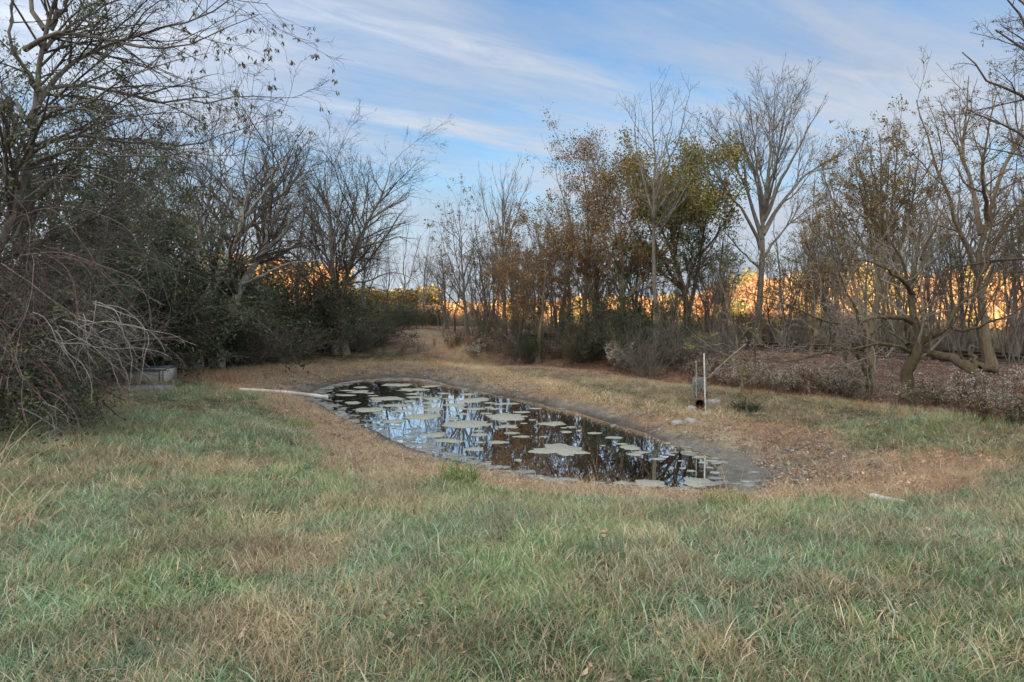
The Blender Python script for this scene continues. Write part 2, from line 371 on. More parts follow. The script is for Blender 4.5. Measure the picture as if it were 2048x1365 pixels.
def axis(a, b, st, lo, hi, g=1.16):
    v = list(np.arange(a, b + 1e-6, st)); d = st; x = v[-1]
    while x < hi: d *= g; x += d; v.append(x)
    d = st; x = v[0]
    while x > lo: d *= g; x -= d; v.insert(0, x)
    return np.array(v)
gx = axis(-12, 12, .11, -420, 420, 1.08); gy = axis(2.0, 26, .11, -260, 620, 1.08)
GX, GY = np.meshgrid(gx, gy); GZ = gz(GX, GY)
nx, ny = len(gx), len(gy)
ii = (np.arange(ny - 1)[:, None] * nx + np.arange(nx - 1)[None]).ravel()
gq = np.stack([ii, ii + 1, ii + nx + 1, ii + nx], -1)
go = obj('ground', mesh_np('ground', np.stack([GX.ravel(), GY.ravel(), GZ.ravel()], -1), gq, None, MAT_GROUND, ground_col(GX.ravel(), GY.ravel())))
tag(go, kind='structure')

# ------------------------------------------------------------------ water
def m_water():
    m, t, o = mat_new('pond_water')
    gl = N(t, 'ShaderNodeBsdfGlossy', i_Roughness=.012, i_Color=(.95, .95, .95, 1)); tr = N(t, 'ShaderNodeBsdfTransparent', i_Color=(.26, .19, .105, 1))
    fr = N(t, 'ShaderNodeFresnel', i_IOR=1.36); mx = N(t, 'ShaderNodeMixShader')
    tc = N(t, 'ShaderNodeTexCoord'); n = N(t, 'ShaderNodeTexNoise', i_Scale=2.2, i_Detail=2.0); lk(t, tc, 'Object', n, 0)
    bp = N(t, 'ShaderNodeBump', i_Strength=.018, i_Distance=.02); t.links.new(n.outputs[0], bp.inputs['Height']); lk(t, bp, 0, gl, 'Normal')
    f = mth(t, 'MULTIPLY', fr.outputs[0], 1.25, True)
    t.links.new(f, mx.inputs[0]); lk(t, tr, 0, mx, 1); lk(t, gl, 0, mx, 2); lk(t, mx, 0, o, 0); return m
wp = shore.copy(); cen = wp.mean(0); wp = cen + (wp - cen) * 1.05
wv = np.concatenate([np.concatenate([cen, [WZ]])[None], np.c_[wp, np.full(len(wp), WZ)]])
wt = [(0, i + 1, (i + 1) % len(wp) + 1) for i in range(len(wp))]
tag(obj('water', mesh_np('water', wv, None, wt, m_water(), smooth=False)), kind='structure')

# ------------------------------------------------------------------ materials
def m_bark(name, c1, c2, sc=14.0, lichen=None):
    m, t, o = mat_new(name); b = N(t, 'ShaderNodeBsdfPrincipled', i_Roughness=.9); b.inputs['Specular IOR Level'].default_value = .15
    tc = N(t, 'ShaderNodeTexCoord'); mp = N(t, 'ShaderNodeMapping'); lk(t, tc, 'Object', mp, 0); mp.inputs['Scale'].default_value = (1, 1, .3)
    n = N(t, 'ShaderNodeTexNoise', i_Scale=sc, i_Detail=5.0, i_Roughness=.65); lk(t, mp, 0, n, 0)
    c = ramp(t, n.outputs[0], [(.35, c1), (.65, c2)])
    if lichen:
        n2 = N(t, 'ShaderNodeTexNoise', i_Scale=5.0, i_Detail=4.0, i_Roughness=.7); lk(t, tc, 'Object', n2, 0)
        c = mixc(t, ramp(t, n2.outputs[0], [(.50, (0, 0, 0)), (.60, (.8, .8, .8))]), c, lichen)
    t.links.new(c, b.inputs['Base Color'])
    bp = N(t, 'ShaderNodeBump', i_Strength=.8, i_Distance=.03); t.links.new(n.outputs[0], bp.inputs['Height']); lk(t, bp, 0, b, 'Normal'); lk(t, b, 0, o, 0); return m
def m_leaf(name, rough=.55, trans=.25, inst=True, gain=1.0):
    m, t, o = mat_new(name)
    a = N(t, 'ShaderNodeAttribute', attribute_name='col'); c = a.outputs[0]
    if inst:
        a2 = N(t, 'ShaderNodeAttribute', attribute_name='tint', attribute_type='INSTANCER'); c = mixc(t, 1, c, a2.outputs[0], 'MULTIPLY')
    d = N(t, 'ShaderNodeBsdfPrincipled', i_Roughness=rough); d.inputs['Specular IOR Level'].default_value = .45
    tr = N(t, 'ShaderNodeBsdfTranslucent'); mx = N(t, 'ShaderNodeMixShader', i_0=trans)
    t.links.new(c, d.inputs['Base Color']); t.links.new(c, tr.inputs[0]); lk(t, d, 0, mx, 1); lk(t, tr, 0, mx, 2); lk(t, mx, 0, o, 0); return m
def m_plain(name, col, rough=.7, col2=None, sc=12.0, metal=0.0, bump=.3, stain=None):
    m, t, o = mat_new(name); b = N(t, 'ShaderNodeBsdfPrincipled', i_Roughness=rough, i_Metallic=metal)
    tc = N(t, 'ShaderNodeTexCoord'); n = N(t, 'ShaderNodeTexNoise', i_Scale=sc, i_Detail=6.0, i_Roughness=.65); lk(t, tc, 'Object', n, 0)
    c = ramp(t, n.outputs[0], [(.35, col), (.65, col2 or tuple(x * .7 for x in col))])
    if stain:
        n2 = N(t, 'ShaderNodeTexNoise', i_Scale=sc * .3, i_Detail=5.0); lk(t, tc, 'Object', n2, 0); c = mixc(t, ramp(t, n2.outputs[0], [(.48, (0, 0, 0)), (.62, (.8, .8, .8))]), c, stain)
    t.links.new(c, b.inputs['Base Color']); bp = N(t, 'ShaderNodeBump', i_Strength=bump, i_Distance=.01); t.links.new(n.outputs[0], bp.inputs['Height']); lk(t, bp, 0, b, 'Normal')
    lk(t, b, 0, o, 0); return m
BK_GREY = m_bark('grey_bark', (.15, .133, .115), (.27, .245, .215))
BK_PALE = m_bark('pale_lichened_bark', (.26, .245, .22), (.42, .40, .37), 10, (.52, .53, .49))
BK_DARK = m_bark('dark_bark', (.085, .070, .060), (.16, .135, .115))
BK_BROWN = m_bark('brown_bark', (.165, .125, .085), (.28, .225, .16))
BK_MOSS = m_bark('mossy_bark', (.075, .060, .038), (.17, .13, .09), 12, (.13, .12, .065))
BK_CANE = m_bark('purple_cane_bark', (.17, .11, .11), (.30, .23, .22))
BK_TANTWIG = m_bark('tan_twig_bark', (.24, .205, .165), (.38, .34, .29), 20)
BK_TWIG = m_bark('lichened_twig_bark', (.28, .26, .23), (.44, .43, .40), 20)
LEAF = m_leaf('leaf', inst=False)
BLADE = m_leaf('grass_blade', .34, .22)

# ------------------------------------------------------------------ plant growing
def resample(pts, n, rng=None, wob=0.0):
    pts = np.asarray(pts, float); m = len(pts)
    if m > 2:
        out = []
        P = np.vstack([2 * pts[0] - pts[1], pts, 2 * pts[-1] - pts[-2]])
        for i in range(1, m):
            a, b, c, d = P[i - 1], P[i], P[i + 1], P[i + 2]
            for t in np.linspace(0, 1, 8, endpoint=False):
                out.append(0.5 * ((2 * b) + (-a + c) * t + (2 * a - 5 * b + 4 * c - d) * t * t + (-a + 3 * b - 3 * c + d) * t ** 3))
        out.append(pts[-1]); pts = np.array(out)
    L = np.concatenate([[0], np.cumsum(np.linalg.norm(np.diff(pts, axis=0), axis=1))])
    t = np.linspace(0, L[-1], n); q = np.stack([np.interp(t, L, pts[:, k]) for k in range(3)], -1)
    if rng is not None and wob:
        w = rng.randn(n, 3) * wob; w[0] = 0; q = q + w
    return q
def limb(pts, r0, r1, n=12, rng=None, wob=0.0):
    q = resample(pts, n, rng, wob); t = np.linspace(0, 1, n); return q, r0 + (r1 - r0) * t ** .62
def grow(rng, P, D, L, r0, r1, nseg, wig, trop, tv=(0, 0, 1.0)):
    pts = [P]; d = nrm(D); step = (L / nseg)[:, None]; tv = np.array(tv)
    for i in range(nseg):
        d = nrm(d + rng.randn(*d.shape) * wig + trop * tv); pts.append(pts[-1] + d * step)
    t = np.linspace(0, 1, nseg + 1)[None]
    return np.stack(pts, 1), r0[:, None] * (1 - t) + r1[:, None] * t
def spawn(rng, pts, rad, dens, t0, t1, ang, asd, lr, nseg, wig, trop, rr=.55, rmin=.003, tv=(0, 0, 1.0), shape=.6, flat=0.0, Lmin=.08):
    """children along every branch of (B,n,3)"""
    B, n, _ = pts.shape; L = np.linalg.norm(np.diff(pts, axis=1), axis=2).sum(1)
    cnt = rng.poisson(dens * np.maximum(L, .05)) if dens > 0 else np.full(B, int(-dens)); cnt = np.minimum(cnt, 60)
    b = np.repeat(np.arange(B), cnt); m = len(b)
    if m == 0: return np.zeros((0, nseg + 1, 3)), np.zeros((0, nseg + 1))
    t = t0 + (t1 - t0) * rng.rand(m); f = t * (n - 1); i = np.minimum(f.astype(int), n - 2); f = f - i
    p = pts[b, i] * (1 - f)[:, None] + pts[b, i + 1] * f[:, None]; T = nrm(pts[b, i + 1] - pts[b, i]); pr = rad[b, i] * (1 - f) + rad[b, i + 1] * f
    rv = rng.randn(m, 3); 
    if flat: rv[:, 2] *= (1 - flat)
    U = nrm(rv - (rv * T).sum(1)[:, None] * T)
    a = np.radians(ang + asd * rng.randn(m)); D = T * np.cos(a)[:, None] + U * np.sin(a)[:, None]
    Lc = np.maximum(L[b] * lr * (1 - shape * (t - t0) / max(t1 - t0, 1e-3)) * (.6 + .7 * rng.rand(m)), Lmin)
    r0 = np.maximum(np.minimum(pr * rr, Lc * .03 + rmin), rmin); r1 = np.maximum(r0 * .35, rmin * .55)
    return grow(rng, p, D, Lc, r0, r1, nseg, wig, trop, tv)
def leaves_at(rng, pts, n, size, t0=.2, hang=0.0, spread=.04, colfn=None, asp=.45, fold=False):
    """scatter n leaves on branches: diamond quads"""
    B, m, _ = pts.shape
    if B == 0 or n == 0: return None
    g = 4; n = max(n // g, 1) * g; b = np.repeat(rng.randint(0, B, n // g), g); t = np.clip(np.repeat(t0 + (1 - t0) * rng.rand(n // g), g) + .12 * rng.rand(n), 0, 1) * (m - 1); i = np.minimum(t.astype(int), m - 2); f = (t - i)[:, None]
    p = pts[b, i] * (1 - f) + pts[b, i + 1] * f + rng.randn(n, 3) * spread
    return leaf_quads(rng, p, size, hang, colfn, asp)
def leaf_quads(rng, p, size, hang, colfn, asp=.45):
    n = len(p); s = size * (.6 + .8 * rng.rand(n))[:, None]
    d = rng.randn(n, 3); d[:, 2] = d[:, 2] * (1 - .5 * abs(hang)) - hang * 1.5; d = nrm(d); w = nrm(np.cross(d, rng.randn(n, 3))); nn = np.cross(d, w)
    v = np.stack([p, p + d * s * .5 + w * s * asp * .5 + nn * s * .08, p + d * s, p + d * s * .5 - w * s * asp * .5 + nn * s * .08], 1)
    col = colfn(rng, p, n); cols = np.repeat(col, 4, axis=0)
    q = np.arange(n * 4).reshape(n, 4)
    return v.reshape(-1, 3), q, cols
def palette(cols, wts=None, var=.25):
    cols = np.array(cols, float); wts = np.ones(len(cols)) if wts is None else np.array(wts, float); wts = wts / wts.sum()
    def fn(rng, p, n):
        k = rng.choice(len(cols), n, p=wts); return cols[k] * (1 - var / 2 + var * rng.rand(n, 1)) 
    return fn
P_GREEN = palette([(.08, .125, .04), (.115, .17, .055), (.16, .19, .065)], [4, 3, 1])
P_DKGREEN = palette([(.045, .066, .034), (.065, .092, .045), (.10, .115, .055), (.14, .12, .075)], [4, 4, 1.5, .8])
P_PRIVET = palette([(.12, .16, .105), (.17, .21, .145), (.23, .23, .10), (.30, .26, .11)], [4, 3, 1, .4])
P_BROWN = palette([(.27, .145, .065), (.34, .19, .085), (.19, .11, .06), (.36, .25, .12)])
P_TAN = palette([(.36, .26, .15), (.27, .18, .10), (.18, .12, .075), (.25, .22, .10)])
P_ORANGE = palette([(.58, .31, .13), (.64, .38, .17), (.46, .23, .10), (.60, .42, .20), (.3, .2, .12)], None, .5)
P_YELLOW = palette([(.62, .46, .16), (.58, .38, .14), (.44, .40, .16), (.54, .31, .13), (.3, .25, .12)], None, .5)
P_OLIVE = palette([(.22, .22, .055), (.30, .25, .06), (.15, .17, .045), (.38, .28, .08)])

def tube_mesh(name, parts, mat):
    """parts: list of (pts,rad,sides)"""
    V = []; Q = []; n = 0
    for p, r, k in parts:
        if len(p) == 0: continue
        v, q = tubes(p, r, k); V.append(v); Q.append(q + n); n += len(v)
    return mesh_np(name, np.vstack(V), np.vstack(Q), None, mat)
def leaf_mesh(name, parts, mat=None):
    parts = [p for p in parts if p is not None]
    V = []; Q = []; Cc = []; n = 0
    for v, q, c in parts: V.append(v); Q.append(q + n); Cc.append(c); n += len(v)
    return mesh_np(name, np.vstack(V), np.vstack(Q), None, mat or LEAF, np.vstack(Cc), smooth=False)
def stack_limbs(limbs):
    return np.stack([l[0] for l in limbs]), np.stack([l[1] for l in limbs])
TRIS = [0]
def build_tree(name, label, cat, base, limbs, spec, bark, leaf=None, group=None, seed=1, rootflare=True, twig_mat=None, twig_r=.0035, fine=3.0):
    """limbs in world coordinates -> Empty at base with trunk, crown and foliage children. spec: list of dicts for branch orders"""
    rng = np.random.RandomState(seed); base = np.asarray(base, float)
    P, Rr = stack_limbs(limbs); P = P - base
    if rootflare: Rr = Rr.copy(); Rr[0, 0] *= 1.35
    root = empty(name, base, label, cat, group)
    lv = [(P, Rr)]; parts = []
    cur = (P, Rr)
    ks = [4, 3, 3, 3]
    spec = [dict(q, dens=q['dens'] * (1.0 if i == 0 else 1.3)) for i, q in enumerate(spec)]
    if fine: spec.append(dict(spec[-1], dens=fine, lr=.6, nseg=2, Lmin=.10, t0=.15))
    for i, sp in enumerate(spec):
        sp = dict(sp); src = sp.pop('src', -1); c = spawn(rng, *lv[src], rmin=twig_r * (1.6 if i == 0 else 1.0), **sp)
        lv.append(c); parts.append((c[0], c[1], 5 if i == 0 else 3))
    obj('trunk', tube_mesh(name + '_trunk', [(P, Rr, 8)], bark), root)
    obj('crown', tube_mesh(name + '_crown', parts, twig_mat or bark), root)
    if leaf:
        L = leaf if isinstance(leaf, list) else [leaf]; pp = []
        for l in L:
            l = dict(l); src = l.pop('src', -1); filt = l.pop('filt', None); pts = lv[src][0]
            if filt is not None:
                keep = filt(pts.mean(1) + base); pts = pts[keep]
            pp.append(leaves_at(rng, pts, **l))
        pp = [p for p in pp if p is not None]
        if pp: obj('foliage', leaf_mesh(name + '_foliage', pp), root)
    return root
def copy_tree(src, loc, rz=0, sc=1.0, label=None, group=None, tilt=(0, 0)):
    r = src.copy(); C.objects.link(r); r.location = loc; r.rotation_euler = (tilt[0], tilt[1], rz); r.scale = (sc, sc, sc) if np.isscalar(sc) else sc
    if label: r['label'] = label
    if group: r['group'] = group
    for ch in list(src.children):
        c = ch.copy(); C.objects.link(c); c.parent = r
        for g in list(ch.children):
            d = g.copy(); C.objects.link(d); d.parent = c
    return r
# ------------------------------------------------------------------ instanced ground cover
def scatter(name, label, cat, variants, pts, rz, scl, idx, tint, mat, tilt=None):
    """one object: clump variants + loose points, instanced by geometry nodes inside the object"""
    V = []; Q = []; T = []; Cc = []; fid_q = []; fid_t = []; n = 0
    for k, (v, q, t, c) in enumerate(variants):
        V.append(v); Cc.append(c)
        if q is not None: Q.append(q + n); fid_q += [k] * len(q)
        if t is not None: T.append(t + n); fid_t += [k] * len(t)
        n += len(v)
    NV = n; m = len(pts); V.append(pts); Cc.append(np.ones((m, 3)))
    me = mesh_np(name, np.vstack(V), np.vstack(Q) if Q else None, np.vstack(T) if T else None, mat, np.vstack(Cc), smooth=False)
    def att(nm, typ, dom, arr, key):
        a = me.attributes.new(nm, typ, dom); a.data.foreach_set(key, np.ascontiguousarray(arr).ravel())
    att('ispt', 'BOOLEAN', 'POINT', np.r_[np.zeros(NV, bool), np.ones(m, bool)], 'value')
    rot = np.zeros((NV + m, 3), np.float32); rot[NV:, 2] = rz
    if tilt is not None: rot[NV:, :2] = tilt
    att('rot', 'FLOAT_VECTOR', 'POINT', rot, 'vector')
    sc = np.ones(NV + m, np.float32); sc[NV:] = scl; att('scl', 'FLOAT', 'POINT', sc, 'value')
    ix = np.zeros(NV + m, np.int32); ix[NV:] = idx; att('idx', 'INT', 'POINT', ix, 'value')
    ti = np.ones((NV + m, 3), np.float32); ti[NV:] = tint; att('tint', 'FLOAT_VECTOR', 'POINT', ti, 'vector')
    att('vid', 'INT', 'FACE', np.array(fid_q + fid_t, np.int32), 'value')
    o = obj(name, me); tag(o, label, cat, kind='stuff')
    g = bpy.data.node_groups.new(name, 'GeometryNodeTree'); g.interface.new_socket('Geometry', in_out='INPUT', socket_type='NodeSocketGeometry'); g.interface.new_socket('Geometry', in_out='OUTPUT', socket_type='NodeSocketGeometry')
    gi = g.nodes.new('NodeGroupInput'); gout = g.nodes.new('NodeGroupOutput')
    def na(nm, typ):
        x = g.nodes.new('GeometryNodeInputNamedAttribute'); x.data_type = typ; x.inputs[0].default_value = nm; return x.outputs['Attribute']
    sp = g.nodes.new('GeometryNodeSeparateGeometry'); sp.domain = 'POINT'; g.links.new(gi.outputs[0], sp.inputs[0]); g.links.new(na('ispt', 'BOOLEAN'), sp.inputs['Selection'])
    si = g.nodes.new('GeometryNodeSplitToInstances'); si.domain = 'FACE'; g.links.new(sp.outputs['Inverted'], si.inputs[0]); g.links.new(na('vid', 'INT'), si.inputs['Group ID'])
    ip = g.nodes.new('GeometryNodeInstanceOnPoints'); g.links.new(sp.outputs['Selection'], ip.inputs['Points']); g.links.new(si.outputs['Instances'], ip.inputs['Instance'])
    ip.inputs['Pick Instance'].default_value = True; g.links.new(na('idx', 'INT'), ip.inputs['Instance Index'])
    er = g.nodes.new('FunctionNodeEulerToRotation'); g.links.new(na('rot', 'FLOAT_VECTOR'), er.inputs[0]); g.links.new(er.outputs[0], ip.inputs['Rotation'])
    g.links.new(na('scl', 'FLOAT'), ip.inputs['Scale']); g.links.new(ip.outputs[0], gout.inputs[0])
    md = o.modifiers.new('scatter', 'NODES'); md.node_group = g
    return o
def blades(rng, nb, rad, L, w, lean, curve, colfn, shade=.55):
    """one clump of curved tapering blades: 3 segments"""
    a = rng.rand(nb) * 2 * math.pi; r = rad * np.sqrt(rng.rand(nb)); base = np.c_[r * np.cos(a), r * np.sin(a), np.zeros(nb) - .01]
    az = rng.rand(nb) * 2 * math.pi; l = L * (.5 + .8 * rng.rand(nb)); ln = lean * (.3 + 1.2 * rng.rand(nb)); H = np.c_[np.cos(az), np.sin(az), np.zeros(nb)]; up = np.array([0, 0, 1.0])
    side = np.c_[-np.sin(az), np.cos(az), np.zeros(nb)]; tw = rng.randn(nb) * .9; side = nrm(side * np.cos(tw)[:, None] + H * np.sin(tw)[:, None])
    p = base; V = []; ww = w * (.6 + .8 * rng.rand(nb)); th = ln.copy()
    for k, f in enumerate((1, .9, .62)):
        V.append(p + side * (ww * f * .5)[:, None]); V.append(p - side * (ww * f * .5)[:, None])
        p = p + (H * np.sin(th)[:, None] + up * np.cos(th)[:, None]) * (l / 3)[:, None]; th = np.minimum(th + curve * (.5 + rng.rand(nb)), 2.0)
    V.append(p); V = np.stack(V, 1)                       # nb,7,3
    o = np.arange(nb)[:, None] * 7
    q = np.concatenate([o + np.array([[0, 1, 3, 2]]), o + np.array([[2, 3, 5, 4]])]); t = o + np.array([[4, 5, 6]])
    col = colfn(rng, None, nb); g = np.array([shade, shade, .85, .85, 1, 1, 1.0]); g[:] = 1
    cc = np.repeat(col[:, None], 7, 1).reshape(-1, 3)
    return V.reshape(-1, 3), q, t, cc

# ------------------------------------------------------------------ ground cover
rng = np.random.RandomState(11)
G_GREEN = palette([(.18, .31, .13), (.25, .39, .20), (.42, .50, .34), (.12, .19, .07), (.48, .44, .28)], [4, 4, 2.5, 2, 1.4], .4)
G_TAN = palette([(.54, .45, .29), (.68, .58, .41), (.40, .31, .19), (.32, .33, .15), (.46, .33, .19)], [4, 3, 2.5, 2.4, 1.2], .4)
G_STRAW = palette([(.62, .50, .34), (.72, .61, .44), (.48, .36, .23), (.44, .29, .18)], [4, 3, 2, 1])
G_RED = palette([(.44, .24, .15), (.36, .18, .11), (.50, .32, .21), (.28, .15, .10)])
def pts_in(n, y0, y1, k=.92, pw=1.0):
    """points spread evenly over the ground in front, out to y1"""
    y = np.sqrt(y0 ** 2 + (y1 ** 2 - y0 ** 2) * rng.rand(n)) if pw == 1.0 else y0 + (y1 - y0) * rng.rand(n) ** pw
    x = (rng.rand(n) * 2 - 1) * (k * y + .6); return x, y
def put(x, y, dz=0.0): return np.c_[x, y, gz(x, y) + dz]
def lawn_mask(m, x, y):
    lawn = sst(-.25, .25, m['db']) * sst(-6.2, -7.2, m['s'] + 0 * x)
    wood = sst(.5, 2.5, -x - 5.2 - .10 * y + (m['n2'] - .5) * 1.2) * sst(4, 7, y)
    return lawn * (1 - .85 * wood)
# fescue clumps and dry clumps over the lawn
xs = []; ys = []
for n_, a_, b_ in ((30000, 2.3, 6.5), (32000, 6.5, 11), (30000, 11, 21), (9000, 21, 27)):
    u, v = pts_in(n_, a_, b_); xs.append(u); ys.append(v)
x = np.concatenate(xs); y = np.concatenate(ys); m = zones(x, y); L = lawn_mask(m, x, y)
r = rng.rand(len(x)); patch = fbm(x * 2.6, y * 2.6, 3, 9)
gp = L * (.92 - .80 * m['dry']) * (.40 + 1.0 * sst(.36, .58, patch)); isg = r < gp
tall = fbm(x * 1.3, y * 1.3, 3, 4)
gv = [blades(rng, 17, .08, l, w, .85, c, G_GREEN) for l, w, c in zip(rng.uniform(.06, .15, 20), rng.uniform(.0032, .0058, 20), rng.uniform(.2, .6, 20))]
gi_ = rng.randint(0, 20, isg.sum())
ti = np.ones((isg.sum(), 3)) * ((.45 + 1.1 * fbm(x[isg] * 1.5, y[isg] * 1.5, 3, 3)) * (.6 + .8 * rng.rand(isg.sum())))[:, None]; ti[:, 0] *= .85 + .35 * rng.rand(isg.sum()); ti[:, 2] *= .92 + .22 * sst(.4, .65, fbm(x[isg] * .9, y[isg] * .9, 3, 30))
hs = (.66 + .30 * sst(.3, .7, tall[isg])) * (.7 + .6 * rng.rand(isg.sum()))
scatter('green_grass', 'short green fescue grass covering the lawn in front of the pond', 'grass', gv, put(x[isg], y[isg]), rng.rand(isg.sum()) * 6.28, hs, gi_, ti, BLADE)
r = rng.rand(len(x)); dpn = L * (.20 + .72 * m['dry'] + .25 * sst(.55, .40, patch)); isd = r < dpn
dv = [blades(rng, 20, .08, l, w, lean, c, G_TAN) for l, w, lean, c in zip(rng.uniform(.05, .13, 16), rng.uniform(.0022, .0036, 16), rng.uniform(.6, 1.3, 16), rng.uniform(.2, .6, 16))]
nd = isd.sum(); ti = np.ones((nd, 3)) * (.5 + 1.0 * fbm(x[isd] * 2, y[isd] * 2, 3, 6))[:, None] * (.65 + .7 * rng.rand(nd, 1))
gy_ = (rng.rand(nd) < .25); ti[gy_] *= np.array([.8, .82, .85])
scatter('dry_grass', 'dry tan grass mixed through the lawn', 'grass', dv, put(x[isd], y[isd]), rng.rand(nd) * 6.28, (.8 + .5 * rng.rand(nd)), rng.randint(0, 16, nd), ti, BLADE)
# broad bright blades standing out of the lawn near the camera
x, y = pts_in(1700, 2.4, 10); m = zones(x, y); k = rng.rand(1700) < lawn_mask(m, x, y) * (1 - .6 * m['dry']); x = x[k]; y = y[k]
bv = [blades(rng, 6, .05, l, .007, .8, .5, palette([(.20, .34, .18), (.38, .50, .38), (.13, .24, .08), (.30, .42, .2)])) for l in (.10, .13, .16, .20, .12, .17, .22, .15)]
scatter('broad_grass', 'broad bluish green grass blades arching above the near lawn', 'grass', bv, put(x, y), rng.rand(len(x)) * 6.28, .7 + .5 * rng.rand(len(x)), rng.randint(0, 8, len(x)), np.ones((len(x), 3)), BLADE)
# straw over the banks, on the far ridge and under the weeds
x, y = pts_in(150000, 6.5, 28); m = zones(x, y); ins = m['db'] < .3
right = sst(2, 5, x)
p = np.where(ins, sst(.14, .6 + .4 * right, m['ds']) * (.55 + .5 * sst(.4, .6, m['n2']) + .4 * right), 0) + .95 * sst(.45, .1, m['dr']) + .42 * m['shelf'] + .35 * sst(.5, .0, abs(m['db'])) + .5 * sst(1.2, .5, m['dp'])
dw = pdist(weedline, x, y); p = np.maximum(p, .7 * sst(1.3, .4, dw)); p = p * (m['ds'] > .10) * ((m['s'] < -3) | (m['dp'] < 1.3))
k = rng.rand(len(x)) < p; x = x[k]; y = y[k]; dr = m['dr'][k]; dw = dw[k]; n = len(x)
sv = [blades(rng, 13, .10, l, .0035, 1.1, c, G_STRAW) for l, c in zip(rng.uniform(.10, .28, 12), rng.uniform(.25, .55, 12))]
red = sst(1.4, .3, dw) * sst(.3, .6, fbm(x * 1.5, y * 1.5, 3, 8) + .15) + .55 * sst(1.5, 4, x) * sst(.45, .6, fbm(x * .9, y * .9, 3, 12)) * (dr > .4)
red = np.clip(red + .3 * sst(1.0, .4, pdist(path_pts, x, y)), 0, 1)[:, None]
ti = (1 - red) * np.array([[.98, .93, .86]]) + red * np.array([[1.0, .70, .58]]); ti = ti * (.6 + .6 * rng.rand(n, 1)) * (1 + .35 * sst(.5, .1, dr))[:, None]
sc = .45 + .45 * rng.rand(n) + .35 * sst(.4, .1, dr)
scatter('straw', 'pale straw lying over the pond banks', 'straw', sv, put(x, y), rng.rand(n) * 6.28, sc, rng.randint(0, 12, n), ti, BLADE)
# fallen leaves and crumbs on mud, banks, railway bank and under the woods
def litter(nl, rad, size, colfn):
    a = rng.rand(nl) * 6.28; rr = rad * np.sqrt(rng.rand(nl)); p = np.c_[rr * np.cos(a), rr * np.sin(a), .004 + .02 * rng.rand(nl)]
    d = nrm(np.c_[rng.randn(nl, 2), rng.randn(nl) * .35]); u = nrm(np.cross(d, np.c_[rng.randn(nl, 2) * .35, np.ones(nl)])); s = (size * (.5 + rng.rand(nl)))[:, None]; nn = np.cross(d, u)
    v = np.stack([p - d * s * .5, p + u * s * .32 + nn * s * .12, p + d * s * .5, p - u * s * .32 + nn * s * .1], 1); col = colfn(rng, p, nl)
    return v.reshape(-1, 3), np.arange(nl * 4).reshape(nl, 4), None, np.repeat(col, 4, axis=0)
LIT = palette([(.40, .30, .21), (.30, .205, .14), (.50, .39, .28), (.62, .53, .42), (.19, .14, .10)], [4, 3, 3, 1.2, 2])
x, y = pts_in(46000, 2.5, 34); m = zones(x, y)
p = np.where(m['db'] < 0, sst(.15, .7, m['ds']) * .42, 0); p = np.maximum(p, sst(-6.5, -5.0, m['s']) * sst(8, 3, m['s']) * 1.0)
p = np.maximum(p, .05 * (m['db'] > 0)); wood = sst(.5, 2.5, -x - 5.2 - .10 * y) * sst(4, 7, y); p = np.maximum(p, wood * .9) * (m['ds'] > .1) * (m['dp'] > 1.0); 
k = rng.rand(len(x)) < p; x = x[k]; y = y[k]; n = len(x); emb = (m['s'][k] > -6)[:, None]
ti = np.where(emb, np.array([[1.12, .93, .92]]), np.array([[1.1, 1.0, .9]])) * (.7 + .6 * rng.rand(n, 1))
scatter('leaf_litter', 'brown fallen leaves lying on the banks and under the trees', 'leaf litter', [litter(34, .20, .036, LIT) for _ in range(6)], put(x, y), rng.rand(n) * 6.28, .7 + .5 * rng.rand(n), rng.randint(0, 6, n), ti, BLADE)
# pale crumbs of dried mud and shells by the water
x, y = pts_in(60000, 8, 25); m = zones(x, y); far = sst(2, -5, x) * sst(14, 20, y); right = sst(3, 5, x)
p = sst(.08, .3, m['ds']) * sst(1.2 + 1.4 * right + 2.2 * far, .5, m['ds']) * (.25 + .75 * np.maximum(right, .7 * far)) * (m['db'] < 0) * sst(.40, .58, m['n2'] + .12 * right)
k = rng.rand(len(x)) < p; x = x[k]; y = y[k]; n = len(x)
CR = palette([(.40, .38, .34), (.30, .28, .25), (.20, .18, .15), (.10, .09, .08), (.5, .48, .44)], [2, 3, 3, 2, .6])
scatter('mud_crumbs', 'pale crumbs of dried mud along the waterline', 'dried mud', [litter(22, .16, .034, CR) for _ in range(5)], put(x, y), rng.rand(n) * 6.28, .6 + .6 * rng.rand(n), rng.randint(0, 5, n), np.ones((n, 3)) * (.8 + .3 * rng.rand(n, 1)), BLADE)
